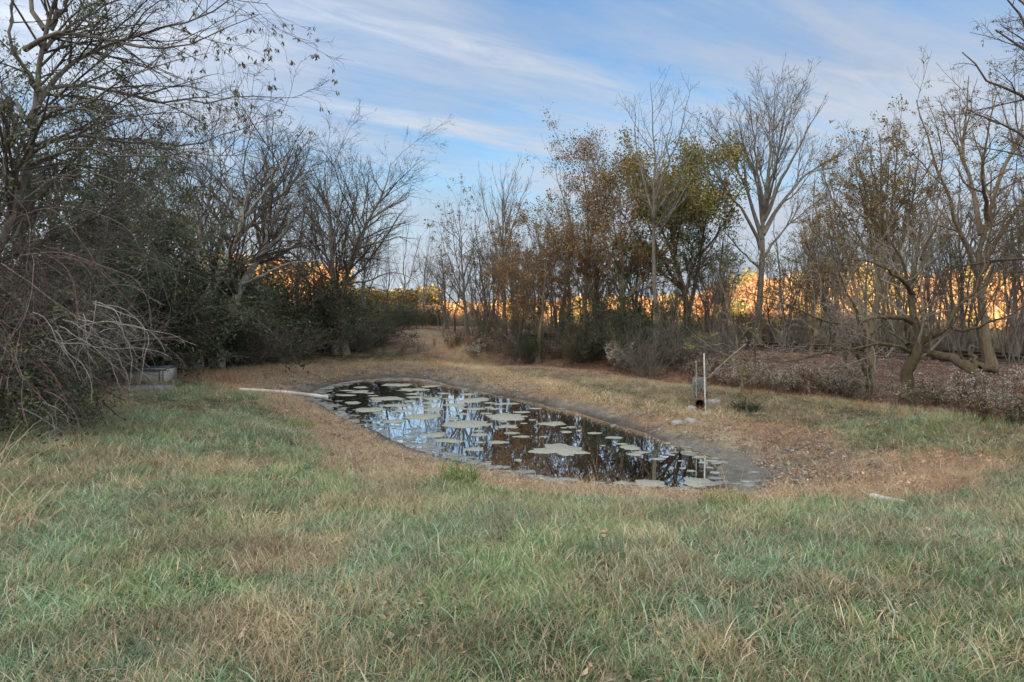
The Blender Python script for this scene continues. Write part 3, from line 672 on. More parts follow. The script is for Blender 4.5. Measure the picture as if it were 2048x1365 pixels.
# weeds along the foot of the railway bank: brown stems, some with pale fluff heads
def weed(h, ns, fluff, stemcol, fl=(.58, .54, .50)):
    a = rng.rand(ns) * 6.28; r0 = .16 * np.sqrt(rng.rand(ns)); P = np.c_[r0 * np.cos(a), r0 * np.sin(a), np.zeros(ns)]
    D = nrm(np.c_[rng.randn(ns, 2) * .22, np.ones(ns)]); Ls = h * (.6 + .5 * rng.rand(ns)); a0 = grow(rng, P, D, Ls, np.full(ns, .0045), np.full(ns, .002), 4, .10, 0.0)
    b0 = spawn(rng, a0[0], a0[1], 15, .3, 1, 42, 12, .28, 2, .15, .10, rmin=.0022)
    V, Q = tubes(a0[0], a0[1], 3); V2, Q2 = tubes(b0[0], b0[1], 3); Cs = np.tile(np.array([stemcol]), (len(V) + len(V2), 1)) * (.7 + .6 * rng.rand(len(V) + len(V2), 1))
    q = [Q, Q2 + len(V)]; v = [V, V2]; c = [Cs]; n = len(V) + len(V2)
    lf = leaves_at(rng, b0[0], int(ns * 22), .045, .0, .3, .02, palette([stemcol, tuple(s * 1.5 for s in stemcol), (.10, .075, .05), (.09, .10, .05)]), .4)
    v.append(lf[0]); q.append(lf[1] + n); c.append(lf[2]); n += len(lf[0])
    if fluff:
        lf = leaves_at(rng, b0[0], int(ns * fluff), .020, .75, -.3, .018, palette([fl, tuple(s * .75 for s in fl), (.30, .24, .20)]), .7); v.append(lf[0]); q.append(lf[1] + n); c.append(lf[2])
    return np.vstack(v), np.vstack(q), None, np.vstack(c)
wv_ = [weed(.62, 7, 44, (.24, .155, .10)), weed(.55, 7, 34, (.26, .16, .10)), weed(.5, 8, 0, (.30, .155, .085)), weed(.42, 8, 0, (.24, .17, .10)), weed(.62, 7, 48, (.21, .145, .10)), weed(.4, 8, 0, (.07, .10, .05))]
x, y = pts_in(15000, 8, 30); dw = pdist(weedline, x, y); s = rail_s(x, y)
beh = sst(.0, .0001, (np.interp(x, weedline[:, 0], weedline[:, 1]) - y) * -1)
wdt = np.interp(x, [-3, 0, 4, 8], [.7, .9, 1.4, 1.7]); clump = fbm(x * 1.2, y * 1.2, 3, 15)
p = beh * sst(wdt, wdt * .55, dw) * sst(.32, .52, clump) * .75 + beh * sst(3.2, 1.0, dw) * .10; p = p * (s < -1.8)
k = rng.rand(len(x)) < p; x = x[k]; y = y[k]; n = len(x)
idx = np.where((x > 3.5) & (rng.rand(n) < .62), rng.choice([0, 1, 4], n), rng.choice([2, 3, 2, 3, 0, 5], n))
ti = np.ones((n, 3)) * (.65 + .6 * rng.rand(n, 1))
scatter('weeds', 'brown weeds with pale seed fluff along the foot of the railway bank', 'weeds', wv_, put(x, y), rng.rand(n) * 6.28, (.5 + .75 * rng.rand(n)) * np.interp(x, [-4, 2, 6], [.75, .9, 1.15]), idx, ti, BLADE)
# brush behind the rails and scrub at the tree feet
x, y = pts_in(14000, 12, 50, 1.0); s = rail_s(x, y); p = sst(3.0, 4.5, s) * sst(18, 10, s) * .8 * (1 - .1 * sst(4, 8, x)) + sst(-5.0, -4.0, s) * sst(-1.6, -2.6, s) * .16 * (x < 4)
k = rng.rand(len(x)) < p; x = x[k]; y = y[k]; n = len(x)
bvv = [weed(1.6, 9, 0, (.21, .165, .13)), weed(1.3, 9, 0, (.18, .16, .10)), weed(1.8, 8, 0, (.26, .19, .14)), weed(1.2, 9, 0, (.11, .14, .07))]
scatter('brush', 'grey brown brush growing along the railway', 'brush', bvv, put(x, y), rng.rand(n) * 6.28, .6 + .7 * rng.rand(n), rng.randint(0, 4, n), np.ones((n, 3)) * (.7 + .5 * rng.rand(n, 1)), BLADE)

# single tall tufts and dead clumps that stand out
def tuft(name, label, px, py, spec, cat='grass tuft', group=None):
    p = hit(px, py); V = []; Q = []; T = []; Cc = []; n = 0
    for (nb, rad, L_, w, lean, curve, fn) in spec:
        v, q, t, c = blades(rng, nb, rad, L_, w, lean, curve, fn); V.append(v); Q.append(q + n); T.append(t + n); Cc.append(c); n += len(v)
    return tag(obj(name, mesh_np(name, np.vstack(V), np.vstack(Q), np.vstack(T), BLADE_P, np.vstack(Cc), smooth=False), None, p), label, cat, group)
BLADE_P = m_leaf('tuft_blade', .5, .3, inst=False)
G_BRIGHT = palette([(.13, .24, .05), (.17, .30, .07), (.22, .30, .10), (.36, .33, .16)], [4, 4, 2, 1])
tuft('grass_tuft', 'bright green grass tuft at the brink of the near bank left of centre', 915, 968, [(260, .22, .34, .006, .55, .3, G_BRIGHT), (60, .25, .3, .004, .8, .3, G_STRAW)])
tuft('grass_tuft', 'low bright green tuft growing against the right foot of the tall brink tuft', 975, 990, [(120, .16, .20, .005, .7, .4, G_BRIGHT)])
tuft('grass_tuft', 'green tuft on the left bank edge below the white pipe', 585, 855, [(220, .35, .24, .006, .7, .4, G_BRIGHT)])
tuft('grass_tuft', 'green tuft with thin seed stalks near the right end of the water', 1450, 1012, [(140, .25, .22, .006, .6, .35, G_BRIGHT), (9, .2, .75, .004, .25, .1, G_STRAW)])
tuft('grass_tuft', 'dark green tuft on the brink left of the short white pipe', 1645, 1012, [(130, .25, .22, .006, .6, .35, G_GREEN)])
tuft('straw_tuft', 'pale dead tuft over the near bank at the middle of the water', 1165, 992, [(200, .3, .26, .004, .7, .3, G_STRAW), (7, .2, .55, .004, .35, .1, G_STRAW)], 'dry grass tuft')
tuft('straw_tuft', 'reddish dead weed stems rising from the bank before the middle of the water', 1195, 1000, [(5, .06, .85, .006, .12, .08, G_RED), (40, .2, .2, .004, .8, .3, G_RED)], 'dry grass tuft')
tuft('straw_tuft', 'long pale straw arching in from the left edge of the lawn', 10, 1065, [(120, .25, .62, .006, .9, .35, G_STRAW)], 'dry grass tuft')
tuft('straw_tuft', 'pale seed stalks bending into view at the left edge below the thicket', -5, 950, [(30, .15, .75, .006, .7, .3, G_STRAW)], 'dry grass tuft')
tuft('straw_tuft', 'curled dead stalk in the lawn at the bottom edge', 640, 1362, [(6, .05, .22, .006, .9, .7, G_STRAW), (24, .10, .10, .004, .9, .5, G_TAN)], 'dry grass tuft')
tuft('straw_tuft', 'heap of pale straw behind the short white pipe', 1790, 992, [(170, .32, .24, .004, .9, .35, G_STRAW)], 'dry grass tuft')
tuft('straw_tuft', 'tall brown stalks at the grass edge left of the pond beside the white pipe', 560, 815, [(26, .3, .55, .006, .3, .2, G_RED), (40, .3, .35, .004, .5, .3, G_STRAW)], 'dry grass tuft')
tuft('grass_tuft', 'green tuft hiding the upper end of the long white pipe', 492, 797, [(200, .30, .22, .006, .6, .4, G_GREEN), (60, .3, .25, .004, .6, .4, G_STRAW)])
tuft('straw_tuft', 'reddish orange dry grass right of the concrete trough', 430, 765, [(300, .8, .42, .006, .5, .35, G_RED)], 'dry grass tuft')
tuft('grass_tuft', 'lush green tuft in front of the concrete trough slab', 370, 790, [(330, .6, .28, .007, .6, .45, G_GREEN)])
tuft('dark_herb', 'dark green herb clump on the right bank beside the culvert', 1492, 822, [(300, .22, .30, .012, .6, .5, P_DKGREEN)], 'herb')

# ------------------------------------------------------------------ trees: right-hand line along the railway
def sp(dens, t0, t1, ang, lr, nseg=3, wig=.12, trop=.05, asd=10, **k):
    d = dict(dens=dens, t0=t0, t1=t1, ang=ang, asd=asd, lr=lr, nseg=nseg, wig=wig, trop=trop); d.update(k); return d
def px_limbs(Y, lines, seed=0, n=12, wob=.02, base=None):
    """lines: (points [(px,py,dY)...], r0, r1) measured on a tree standing Y metres away"""
    r = np.random.RandomState(seed); out = []
    for pts, r0, r1 in lines:
        w = [PY(p[0], p[1], Y + (p[2] if len(p) > 2 else 0)) for p in pts]; out.append(limb(w, r0, r1, n, r, wob))
    return out
def foot(px, Y):
    x = (px - 1024) / F * Y; return np.array([x, Y, on(x, Y)])
def plant(name, label, px, Y, lines, spec, bark, leaf=None, seed=1, group=None, cat='tree', **k):
    """first line starts on the ground at (px,Y)"""
    b = foot(px, Y); lim = px_limbs(Y, lines, seed)
    P, r = lim[0]; d = b - P[0]; w = np.linspace(1, 0, len(P))[:, None] ** 2; P = P + d * w; P[0, 2] -= .08; lim[0] = (P, r)
    return build_tree(name, label, cat, b, lim, spec, bark, leaf, group, seed, **k)

# tall bare hardwood with a fan crown
Y = 23.5
T = [([(1512, 700), (1517, 640), (1522, 560), (1524, 480), (1530, 400), (1540, 330), (1545, 260), (1552, 180)], .165, .012),
     ([(1524, 480), (1500, 400, .3), (1475, 340, .5), (1448, 285, .8), (1418, 240, 1)], .10, .01),
     ([(1522, 500), (1490, 430, -.3), (1455, 385, -.6), (1425, 330, -1), (1398, 280, -1.2)], .08, .01),
     ([(1528, 420), (1515, 340, -.4), (1508, 270, -.7), (1498, 195, -1)], .08, .01),
     ([(1530, 400), (1550, 330, .5), (1572, 260, .8), (1590, 190, 1)], .08, .01),
     ([(1527, 440), (1558, 370, -.3), (1590, 310, -.6), (1618, 255, -.9), (1640, 215, -1)], .10, .01),
     ([(1525, 470), (1560, 410, .4), (1605, 355, .8), (1650, 325, 1.2), (1690, 300, 1.4)], .10, .01),
     ([(1526, 455), (1512, 360, .8), (1490, 300, 1.4), (1470, 230, 1.6)], .07, .008),
     ([(1527, 430), (1550, 350, -1), (1560, 270, -1.6), (1575, 215, -2)], .07, .008),
     ([(1524, 520), (1560, 470, .3), (1610, 420, .5), (1660, 390, .7)], .06, .008),
     ([(1523, 540), (1480, 500, .3), (1440, 455, .5), (1410, 440, .7)], .05, .008)]
plant('bare_hardwood', 'tallest bare grey tree with a wide fan of ascending branches right of the green crown', 1512, Y, T,
      [sp(2.6, .3, .97, 26, .42, 4, .10, .10, shape=.5), sp(3.6, .2, 1, 34, .5, 3, .14, .10), sp(3.4, .2, 1, 36, .6, 3, .16, .08, Lmin=.18)], BK_GREY, None, 21, twig_r=.005)
# birch-like thin tree
Y = 21.5
T = [([(1305, 715), (1312, 640), (1308, 540), (1305, 440), (1310, 330), (1302, 240), (1300, 165)], .11, .006),
     ([(1308, 430), (1285, 350, .3), (1270, 280, .5), (1268, 190, .6)], .05, .005),
     ([(1310, 400), (1340, 320, -.3), (1362, 260, -.5), (1382, 170, -.6)], .05, .005),
     ([(1308, 450), (1290, 400, -.6), (1265, 370, -.9), (1240, 335, -1)], .04, .005),
     ([(1308, 350), (1330, 290, .6), (1345, 230, .9), (1350, 190, 1)], .035, .004),
     ([(1310, 420), (1350, 370, .4), (1385, 300, .6), (1402, 225, .8)], .04, .004)]
plant('birch', 'slender pale birch with a thin feathery crown rising above the green crown', 1305, Y, T,
      [sp(2.3, .35, .98, 42, .32, 3, .10, .06, shape=.6), sp(3.6, .15, 1, 45, .5, 3, .14, -.02), sp(2.4, .2, 1, 40, .55, 2, .16, -.05, Lmin=.12)], BK_GREY, None, 22, fine=.8)
# green and gold crowned tree
Y = 24.0
T = [([(1378, 705), (1374, 650), (1368, 590), (1352, 520), (1340, 440), (1325, 370)], .17, .02),
     ([(1374, 640), (1392, 560, .3), (1405, 480, .5), (1420, 400, .6), (1430, 345, .7)], .10, .015),
     ([(1366, 580), (1330, 530, .5), (1300, 460, .8), (1275, 390, 1), (1262, 350, 1.1)], .08, .015),
     ([(1398, 520, .4), (1440, 460, 0), (1465, 410, -.3), (1480, 380, -.4)], .06, .012),
     ([(1350, 510), (1362, 440, -.6), (1380, 370, -1), (1388, 330, -1.1)], .07, .012),
     ([(1325, 520, .5), (1280, 480, -.2), (1248, 430, -.6), (1230, 400, -.8)], .05, .01)]
def band(py0, py1):
    return lambda p: (HOR - (p[:, 2] - EYE) / p[:, 1] * F > py0) & (HOR - (p[:, 2] - EYE) / p[:, 1] * F < py1)
plant('green_crowned_tree', 'tree that still carries a domed green and gold leafy crown', 1378, Y, T,
      [sp(2.4, .25, 1, 42, .5, 4, .14, .05, shape=.3), sp(3.4, .15, 1, 45, .55, 3, .16, .04), sp(3.2, .1, 1, 45, .6, 2, .18, .02, Lmin=.15)], BK_MOSS,
      [dict(n=20000, size=.085, colfn=P_OLIVE, asp=.6, t0=0, filt=band(0, 445), spread=.16), dict(n=5000, size=.09, colfn=P_GREEN, asp=.6, t0=0, filt=band(420, 720), spread=.08), dict(n=2600, size=.09, colfn=P_YELLOW, asp=.6, t0=.5, filt=band(0, 400), spread=.06)], 23)
# brown leafed trees left of it
Y = 24.5
T = [([(1165, 705), (1168, 640), (1172, 560), (1176, 470), (1172, 390), (1165, 330)], .13, .01),
     ([(1172, 560), (1150, 480, .4), (1128, 400, .7), (1110, 330, .9)], .06, .008),
     ([(1174, 500), (1200, 430, -.4), (1225, 370, -.7), (1235, 330, -.8)], .06, .008),
     ([(1170, 600), (1140, 540, -.5), (1110, 490, -.8), (1098, 440, -1)], .05, .008),
     ([(1173, 520), (1188, 430, .8), (1200, 350, 1.1)], .05, .008)]
plant('brown_leafed_tree', 'upright tree dotted with brown leaves left of the green crown', 1165, Y, T,
      [sp(2.8, .25, 1, 32, .42, 4, .12, .10, shape=.4), sp(4, .15, 1, 38, .5, 3, .15, .06), sp(3, .2, 1, 38, .5, 2, .18, .05, Lmin=.12)], BK_BROWN,
      [dict(n=9500, size=.058, colfn=P_BROWN, asp=.6, t0=.2, spread=.12), dict(n=1500, size=.06, colfn=P_OLIVE, asp=.6, t0=.2, spread=.05)], 24)
T = [([(1232, 715), (1240, 640), (1245, 560), (1243, 480), (1240, 410), (1236, 370)], .12, .01),
     ([(1244, 560), (1215, 500, .3), (1195, 440, .5), (1180, 410, .6)], .05, .008),
     ([(1243, 520), (1268, 450, -.3), (1280, 400, -.5)], .05, .008), ([(1244, 600), (1222, 540, -.6), (1210, 480, -.9)], .05, .008), ([(1242, 500), (1252, 430, .6), (1262, 380, .8)], .04, .008)]
plant('russet_tree', 'dense russet leafed tree touching the left side of the green crown', 1232, 23.0, T,
      [sp(2.8, .25, 1, 40, .45, 4, .14, .05, shape=.3), sp(4, .15, 1, 42, .5, 3, .16, .04), sp(3, .2, 1, 42, .5, 2, .18, .03, Lmin=.12)], BK_BROWN,
      [dict(n=11000, size=.066, colfn=P_BROWN, asp=.6, t0=.1, spread=.15), dict(n=1200, size=.07, colfn=P_GREEN, asp=.6, t0=.2, spread=.05)], 25)
T = [([(1075, 700), (1080, 640), (1088, 580), (1092, 520), (1095, 460)], .10, .01), ([(1085, 600), (1055, 550, .3), (1030, 500, .6), (1015, 470, .7)], .05, .008),
     ([(1090, 560), (1115, 510, -.4), (1130, 460, -.6)], .05, .008), ([(1083, 620), (1060, 590, -.5), (1040, 550, -.8)], .04, .008), ([(1092, 540), (1078, 480, .6), (1070, 430, .8)], .04, .008)]
plant('low_russet_tree', 'lower russet leafed tree with a rounded crown before the upright brown tree', 1075, 24.0, T,
      [sp(3.0, .2, 1, 45, .5, 4, .16, .03, shape=.3), sp(4, .15, 1, 45, .5, 3, .18, .02), sp(3, .2, 1, 45, .5, 2, .18, .02, Lmin=.12)], BK_BROWN,
      [dict(n=9000, size=.062, colfn=P_BROWN, asp=.6, t0=.1, spread=.07)], 26)
# bare ascending tree
T = [([(1010, 695), (1008, 620), (1006, 540), (1005, 460), (1008, 410), (1004, 365)], .12, .01), ([(1006, 560), (985, 480, .3), (970, 420, .5), (962, 365, .6)], .05, .007),
     ([(1006, 520), (1028, 450, -.3), (1042, 400, -.5), (1055, 372, -.6)], .05, .007), ([(1005, 480), (990, 420, -.5), (985, 380, -.7)], .04, .006), ([(1006, 500), (1020, 420, .6), (1026, 370, .8)], .04, .006)]
plant('bare_ascending_tree', 'bare tree with steep straight branches between the leafy ones and the path', 1010, 27.0, T,
      [sp(2.6, .25, .97, 26, .40, 4, .08, .12, shape=.5), sp(3.4, .2, 1, 30, .5, 3, .10, .12), sp(2.5, .2, 1, 32, .5, 2, .12, .10, Lmin=.15)], BK_GREY, None, 27)
T = [([(935, 690), (930, 620), (925, 550), (922, 480), (918, 420)], .10, .008), ([(928, 600), (905, 540, .3), (885, 480, .5), (876, 440, .6)], .04, .007),
     ([(925, 560), (945, 500, -.3), (960, 440, -.5)], .04, .007), ([(930, 620), (895, 590, -.5), (868, 550, -.8), (850, 530, -1)], .04, .006), ([(923, 500), (910, 440, .5), (902, 410, .7)], .03, .006)]
plant('pale_leafed_tree', 'leftmost tree of the right-hand line with a sparse curved crown over the path', 935, 28.0, T,
      [sp(2.8, .25, 1, 38, .42, 4, .14, .03, shape=.4), sp(3.8, .2, 1, 40, .5, 3, .16, .0), sp(2.6, .2, 1, 42, .5, 2, .18, -.02, Lmin=.12)], BK_GREY,
      [dict(n=1800, size=.065, colfn=P_TAN, asp=.6, t0=.3, spread=.04)], 28)
# big tree at the right edge with ascending pale limbs and brown leaves
T = [([(1985, 735), (1968, 640, .2), (1960, 560, .3), (1962, 480, .4), (1985, 400, .4), (2010, 330, .4), (2048, 250, .3)], .115, .03),
     ([(1960, 560, .3), (1925, 480, 0), (1900, 400, -.2), (1875, 330, -.3), (1850, 260, -.4), (1830, 200, -.4)], .08, .01),
     ([(1962, 470, .4), (1945, 380, .8), (1925, 300, 1), (1935, 220, 1.1), (1940, 150, 1.2)], .08, .01),
     ([(1968, 520, .4), (2020, 440, 0), (2070, 370, -.3), (2110, 300, -.5)], .08, .012),
     ([(1975, 440, .4), (1965, 350, -.5), (1975, 270, -.9), (1990, 190, -1)], .07, .01),
     ([(1960, 600, .2), (1990, 540, .5), (2040, 500, .8), (2090, 470, 1)], .06, .01)]
plant('leaning_big_tree', 'big tree near the right edge with thick pale rising limbs and scattered brown leaves', 1985, 16.5, T,
      [sp(2.2, .25, 1, 38, .42, 4, .14, .05, shape=.4), sp(3.6, .15, 1, 42, .5, 3, .16, .03), sp(3.6, .2, 1, 42, .5, 3, .18, .0, Lmin=.12)], BK_BROWN,
      [dict(n=3600, size=.05, colfn=P_TAN, asp=.5, t0=.2, spread=.03, hang=.4)], 29)
# bushy tree full of small brown leaves
T = [([(1738, 770), (1742, 700), (1752, 620), (1762, 540), (1768, 450), (1765, 360), (1760, 270)], .13, .01),
     ([(1745, 690), (1715, 600, .3), (1690, 510, .5), (1672, 430, .6), (1660, 360, .7)], .07, .008), ([(1755, 600), (1790, 520, -.3), (1815, 440, -.5), (1830, 360, -.6), (1838, 300, -.6)], .07, .008),
     ([(1760, 560), (1740, 470, .6), (1720, 380, .9), (1712, 310, 1)], .06, .008), ([(1766, 480), (1785, 400, .6), (1795, 320, .8), (1800, 250, .9)], .06, .008),
     ([(1748, 660), (1775, 590, -.6), (1800, 520, -.9), (1850, 470, -1)], .05, .008), ([(1764, 420), (1745, 340, -.5), (1735, 270, -.6)], .04, .007)]
plant('bushy_tree', 'bushy tree full of small brown leaves standing left of the big right-edge tree', 1738, 16.0, T,
      [sp(3.0, .2, 1, 34, .42, 4, .14, .08, shape=.4), sp(4.4, .15, 1, 40, .5, 3, .16, .05), sp(3.6, .2, 1, 42, .5, 2, .18, .03, Lmin=.10)], BK_BROWN,
      [dict(n=7500, size=.05, colfn=P_TAN, asp=.55, t0=.2, spread=.04), dict(n=2600, size=.048, colfn=P_OLIVE, asp=.6, t0=.2, spread=.04), dict(n=1800, size=.05, colfn=P_BROWN, asp=.6, t0=.2, spread=.04)], 30)
# tree outside the right edge whose branches hang in
T = [([(2330, 900), (2300, 700), (2260, 480), (2200, 300), (2130, 180), (2060, 110), (1990, 60)], .17, .012),
     ([(2260, 480), (2160, 380, .3), (2080, 300, .5), (2000, 250, .6), (1930, 220, .6)], .08, .008), ([(2200, 300), (2120, 250, -.4), (2040, 190, -.6), (1965, 150, -.6), (1930, 100, -.6)], .07, .008),
     ([(2200, 300), (2150, 150), (2090, 40), (2020, -40)], .07, .01), ([(2130, 180), (2060, 60), (2000, -20)], .05, .01), ([(2270, 520), (2180, 450), (2100, 420), (2040, 380)], .06, .01), ([(2140, 190), (2060, 30, .5), (1985, -50, .6)], .05, .01)]
plant('overhanging_tree', 'tree mostly outside the right edge hanging leafy twigs into the top right corner', 2330, 11.5, T,
      [sp(2.4, .25, 1, 42, .36, 4, .14, .0, shape=.4), sp(4.4, .15, 1, 45, .5, 3, .18, .0), sp(5, .2, 1, 45, .5, 2, .2, -.02, Lmin=.08)], BK_DARK,
      [dict(n=3600, size=.042, colfn=P_TAN, asp=.5, t0=.2, spread=.02, hang=.5)], 31)
# low spreading old fruit tree in front of the railway bank
T = [([(1812, 775), (1818, 740), (1812, 712), (1832, 690, -.1), (1838, 655, -.1), (1828, 620, -.1), (1822, 560), (1838, 500), (1845, 440)], .165, .015),
     ([(1822, 705), (1790, 688, -.4), (1750, 690, -.7), (1700, 700, -1), (1650, 706, -1.3), (1600, 716, -1.6), (1545, 722, -1.8), (1490, 716, -2)], .052, .005),
     ([(1832, 650), (1800, 636, -.3), (1745, 636, -.6), (1690, 648, -.9), (1640, 640, -1.2), (1580, 610, -1.4), (1520, 590, -1.6), (1480, 580, -1.8)], .062, .005),
     ([(1835, 690), (1870, 670, -.2), (1895, 650, -.3), (1915, 620, -.3), (1945, 590, -.3), (1975, 560, -.3), (1990, 530, -.3)], .07, .012),
     ([(1826, 590), (1800, 560, -.5), (1770, 540, -.8), (1730, 520, -1), (1690, 515, -1.2)], .055, .006), ([(1826, 560), (1850, 520, .3), (1880, 490, .5), (1900, 440, .6)], .05, .008),
     ([(1905, 655, -.3), (1935, 662, -.6), (1970, 650, -.9), (2020, 630, -1.2), (2070, 600, -1.4)], .045, .006), ([(1815, 690), (1780, 660, .3), (1740, 610, .5), (1715, 560, .7)], .05, .008),
     ([(1700, 700, -1), (1660, 690, -1.4), (1610, 690, -1.8), (1570, 700, -2.1)], .035, .005), ([(1715, 642, -.8), (1690, 570, -1), (1655, 500, -1.2), (1610, 440, -1.3)], .03, .005), ([(1828, 600, 0), (1795, 500, -.3), (1750, 430, -.5), (1700, 380, -.6)], .04, .005),
     ([(1842, 520, 0), (1880, 430, .2), (1925, 370, .4)], .04, .005), ([(1945, 590, -.3), (1985, 500, -.3), (2015, 420, -.2)], .035, .005), ([(1780, 636, -.5), (1760, 560, -.3), (1740, 490, 0), (1735, 430, .2)], .03, .005)]
plant('spreading_fruit_tree', 'low crooked fruit tree with long horizontal limbs reaching left before the railway', 1812, 13.6, T,
      [sp(3.4, .12, 1, 48, .30, 5, .16, .12, shape=.2, flat=.2, rr=.4), sp(5.0, .15, 1, 48, .55, 4, .18, .08), sp(4.2, .2, 1, 46, .55, 3, .18, .04, Lmin=.10)], BK_MOSS, None, 32, twig_mat=BK_TANTWIG, twig_r=.0035)
T = [([(1966, 812), (1964, 780), (1962, 752), (1952, 734), (1925, 722, .2), (1892, 711, .6), (1852, 704, .95), (1824, 708, 1.0)], .16, .07),
     ([(1958, 735), (1975, 738), (1992, 741)], .085, .05), ([(1958, 735), (1945, 715, .2), (1940, 700, .3), (1948, 680, .3)], .07, .012), ([(1925, 718), (1915, 690), (1925, 660), (1905, 640)], .03, .006)]
plant('bent_trunk_tree', 'thick broken trunk bent over sideways to the fruit tree, at its right', 1968, 12.6, T,
      [sp(1.0, .5, 1, 60, .5, 4, .2, .12, shape=.2), sp(4, .2, 1, 46, .55, 3, .18, .04)], BK_MOSS, None, 33, twig_mat=BK_BROWN)
T = [([(1738, 770), (1742, 740), (1735, 715), (1738, 690), (1748, 660)], .09, .03), ([(1735, 750), (1718, 715, -.1), (1700, 690, -.2), (1680, 660, -.2)], .06, .015)]
plant('forked_stump_tree', 'short forked dark trunk under the long limbs of the fruit tree', 1734, 14.2, T,
      [sp(2, .4, 1, 46, .5, 4, .2, .12), sp(4, .2, 1, 46, .55, 3, .18, .04)], BK_MOSS, None, 34)
# sapling with thin curved stem and the stick leaning beside it
T = [([(1487, 792), (1482, 740), (1474, 690), (1464, 640), (1450, 590), (1436, 550)], .030, .006), ([(1474, 690), (1500, 650, -.3), (1525, 620, -.5)], .012, .004), ([(1478, 700), (1440, 690, -.4), (1405, 697, -.6), (1370, 690, -.8)], .012, .004),
     ([(1466, 650), (1440, 620, .3), (1415, 610, .4)], .010, .004)]
plant('sapling', 'thin curved pale sapling just right of the white stake', 1487, 14.0, T, [sp(3.5, .2, 1, 45, .4, 3, .15, .05), sp(4.5, .2, 1, 45, .5, 2, .2, .0)], BK_BROWN,
      [dict(n=260, size=.05, colfn=P_OLIVE, asp=.6, t0=.2, spread=.03)], 35, cat='sapling')

# filler trees of the line: a few kinds, copied
def generic(name, label, h, seed, bark, leaf, lean=.0, stems=3, dens=1.0, r=.09, loc=(0, 0, 0), spread=.22, cat='tree'):
    rg = np.random.RandomState(seed); lim = []
    for k in range(stems):
        a = rg.rand() * 6.28; st = rg.rand() * .35 * (k > 0); hh = h * (1 if k == 0 else .6 + .35 * rg.rand()); s = spread * (0.35 if k == 0 else 1)
        p = [np.array([0, 0, -.08])]; x = 0; y = 0
        for i in range(1, 6):
            t = i / 5; x = math.cos(a) * s * hh * t ** 1.3 + lean * t * h + rg.randn() * .06; y = math.sin(a) * s * hh * t ** 1.3 + rg.randn() * .06; p.append(np.array([x, y, hh * t]))
        lim.append(limb(p, r * (1 if k == 0 else .55), .008, 12, rg, .02))
    return build_tree(name, label, cat, (0, 0, 0), lim, [sp(2.1 * dens, .28, .98, 34, .34, 4, .13, .10, shape=.5), sp(3.4, .15, 1, 38, .5, 3, .16, .06), sp(2.8, .2, 1, 40, .5, 2, .18, .04, Lmin=.14)], bark, leaf, None, seed)
g_bare = generic('line_tree', 'x', 6.6, 41, BK_GREY, None, stems=4)
g_brown = generic('line_tree', 'x', 5.6, 42, BK_BROWN, [dict(n=3600, size=.07, colfn=P_BROWN, asp=.6, t0=.1, spread=.06)], stems=4)
g_tan = generic('line_tree', 'x', 5.8, 43, BK_GREY, [dict(n=2400, size=.06, colfn=P_TAN, asp=.6, t0=.1, spread=.06), dict(n=900, size=.06, colfn=P_OLIVE, asp=.6, t0=.1, spread=.06)], stems=5, spread=.3)
g_thin = generic('line_tree', 'x', 5.0, 44, BK_DARK, None, stems=2, r=.05, dens=.8)
protos = dict(b=g_bare, r=g_brown, t=g_tan, n=g_thin); used = set()
def put_tree(kind, px, Y, h, label, rz=None, group='bare trees along the railway', tilt=0.0):
    src = protos[kind]; x, y, z = foot(px, Y); hs = {'b': 6.6, 'r': 5.6, 't': 5.8, 'n': 5.0}[kind]; s = h / hs
    rz = px * .37 if rz is None else rz
    if kind not in used:
        used.add(kind); src.location = (x, y, z); src.rotation_euler = (0, tilt, rz); src.scale = (s, s, s); src['label'] = label; src['group'] = group; return src
    return copy_tree(src, (x, y, z), rz, s, label, group, (0, tilt))
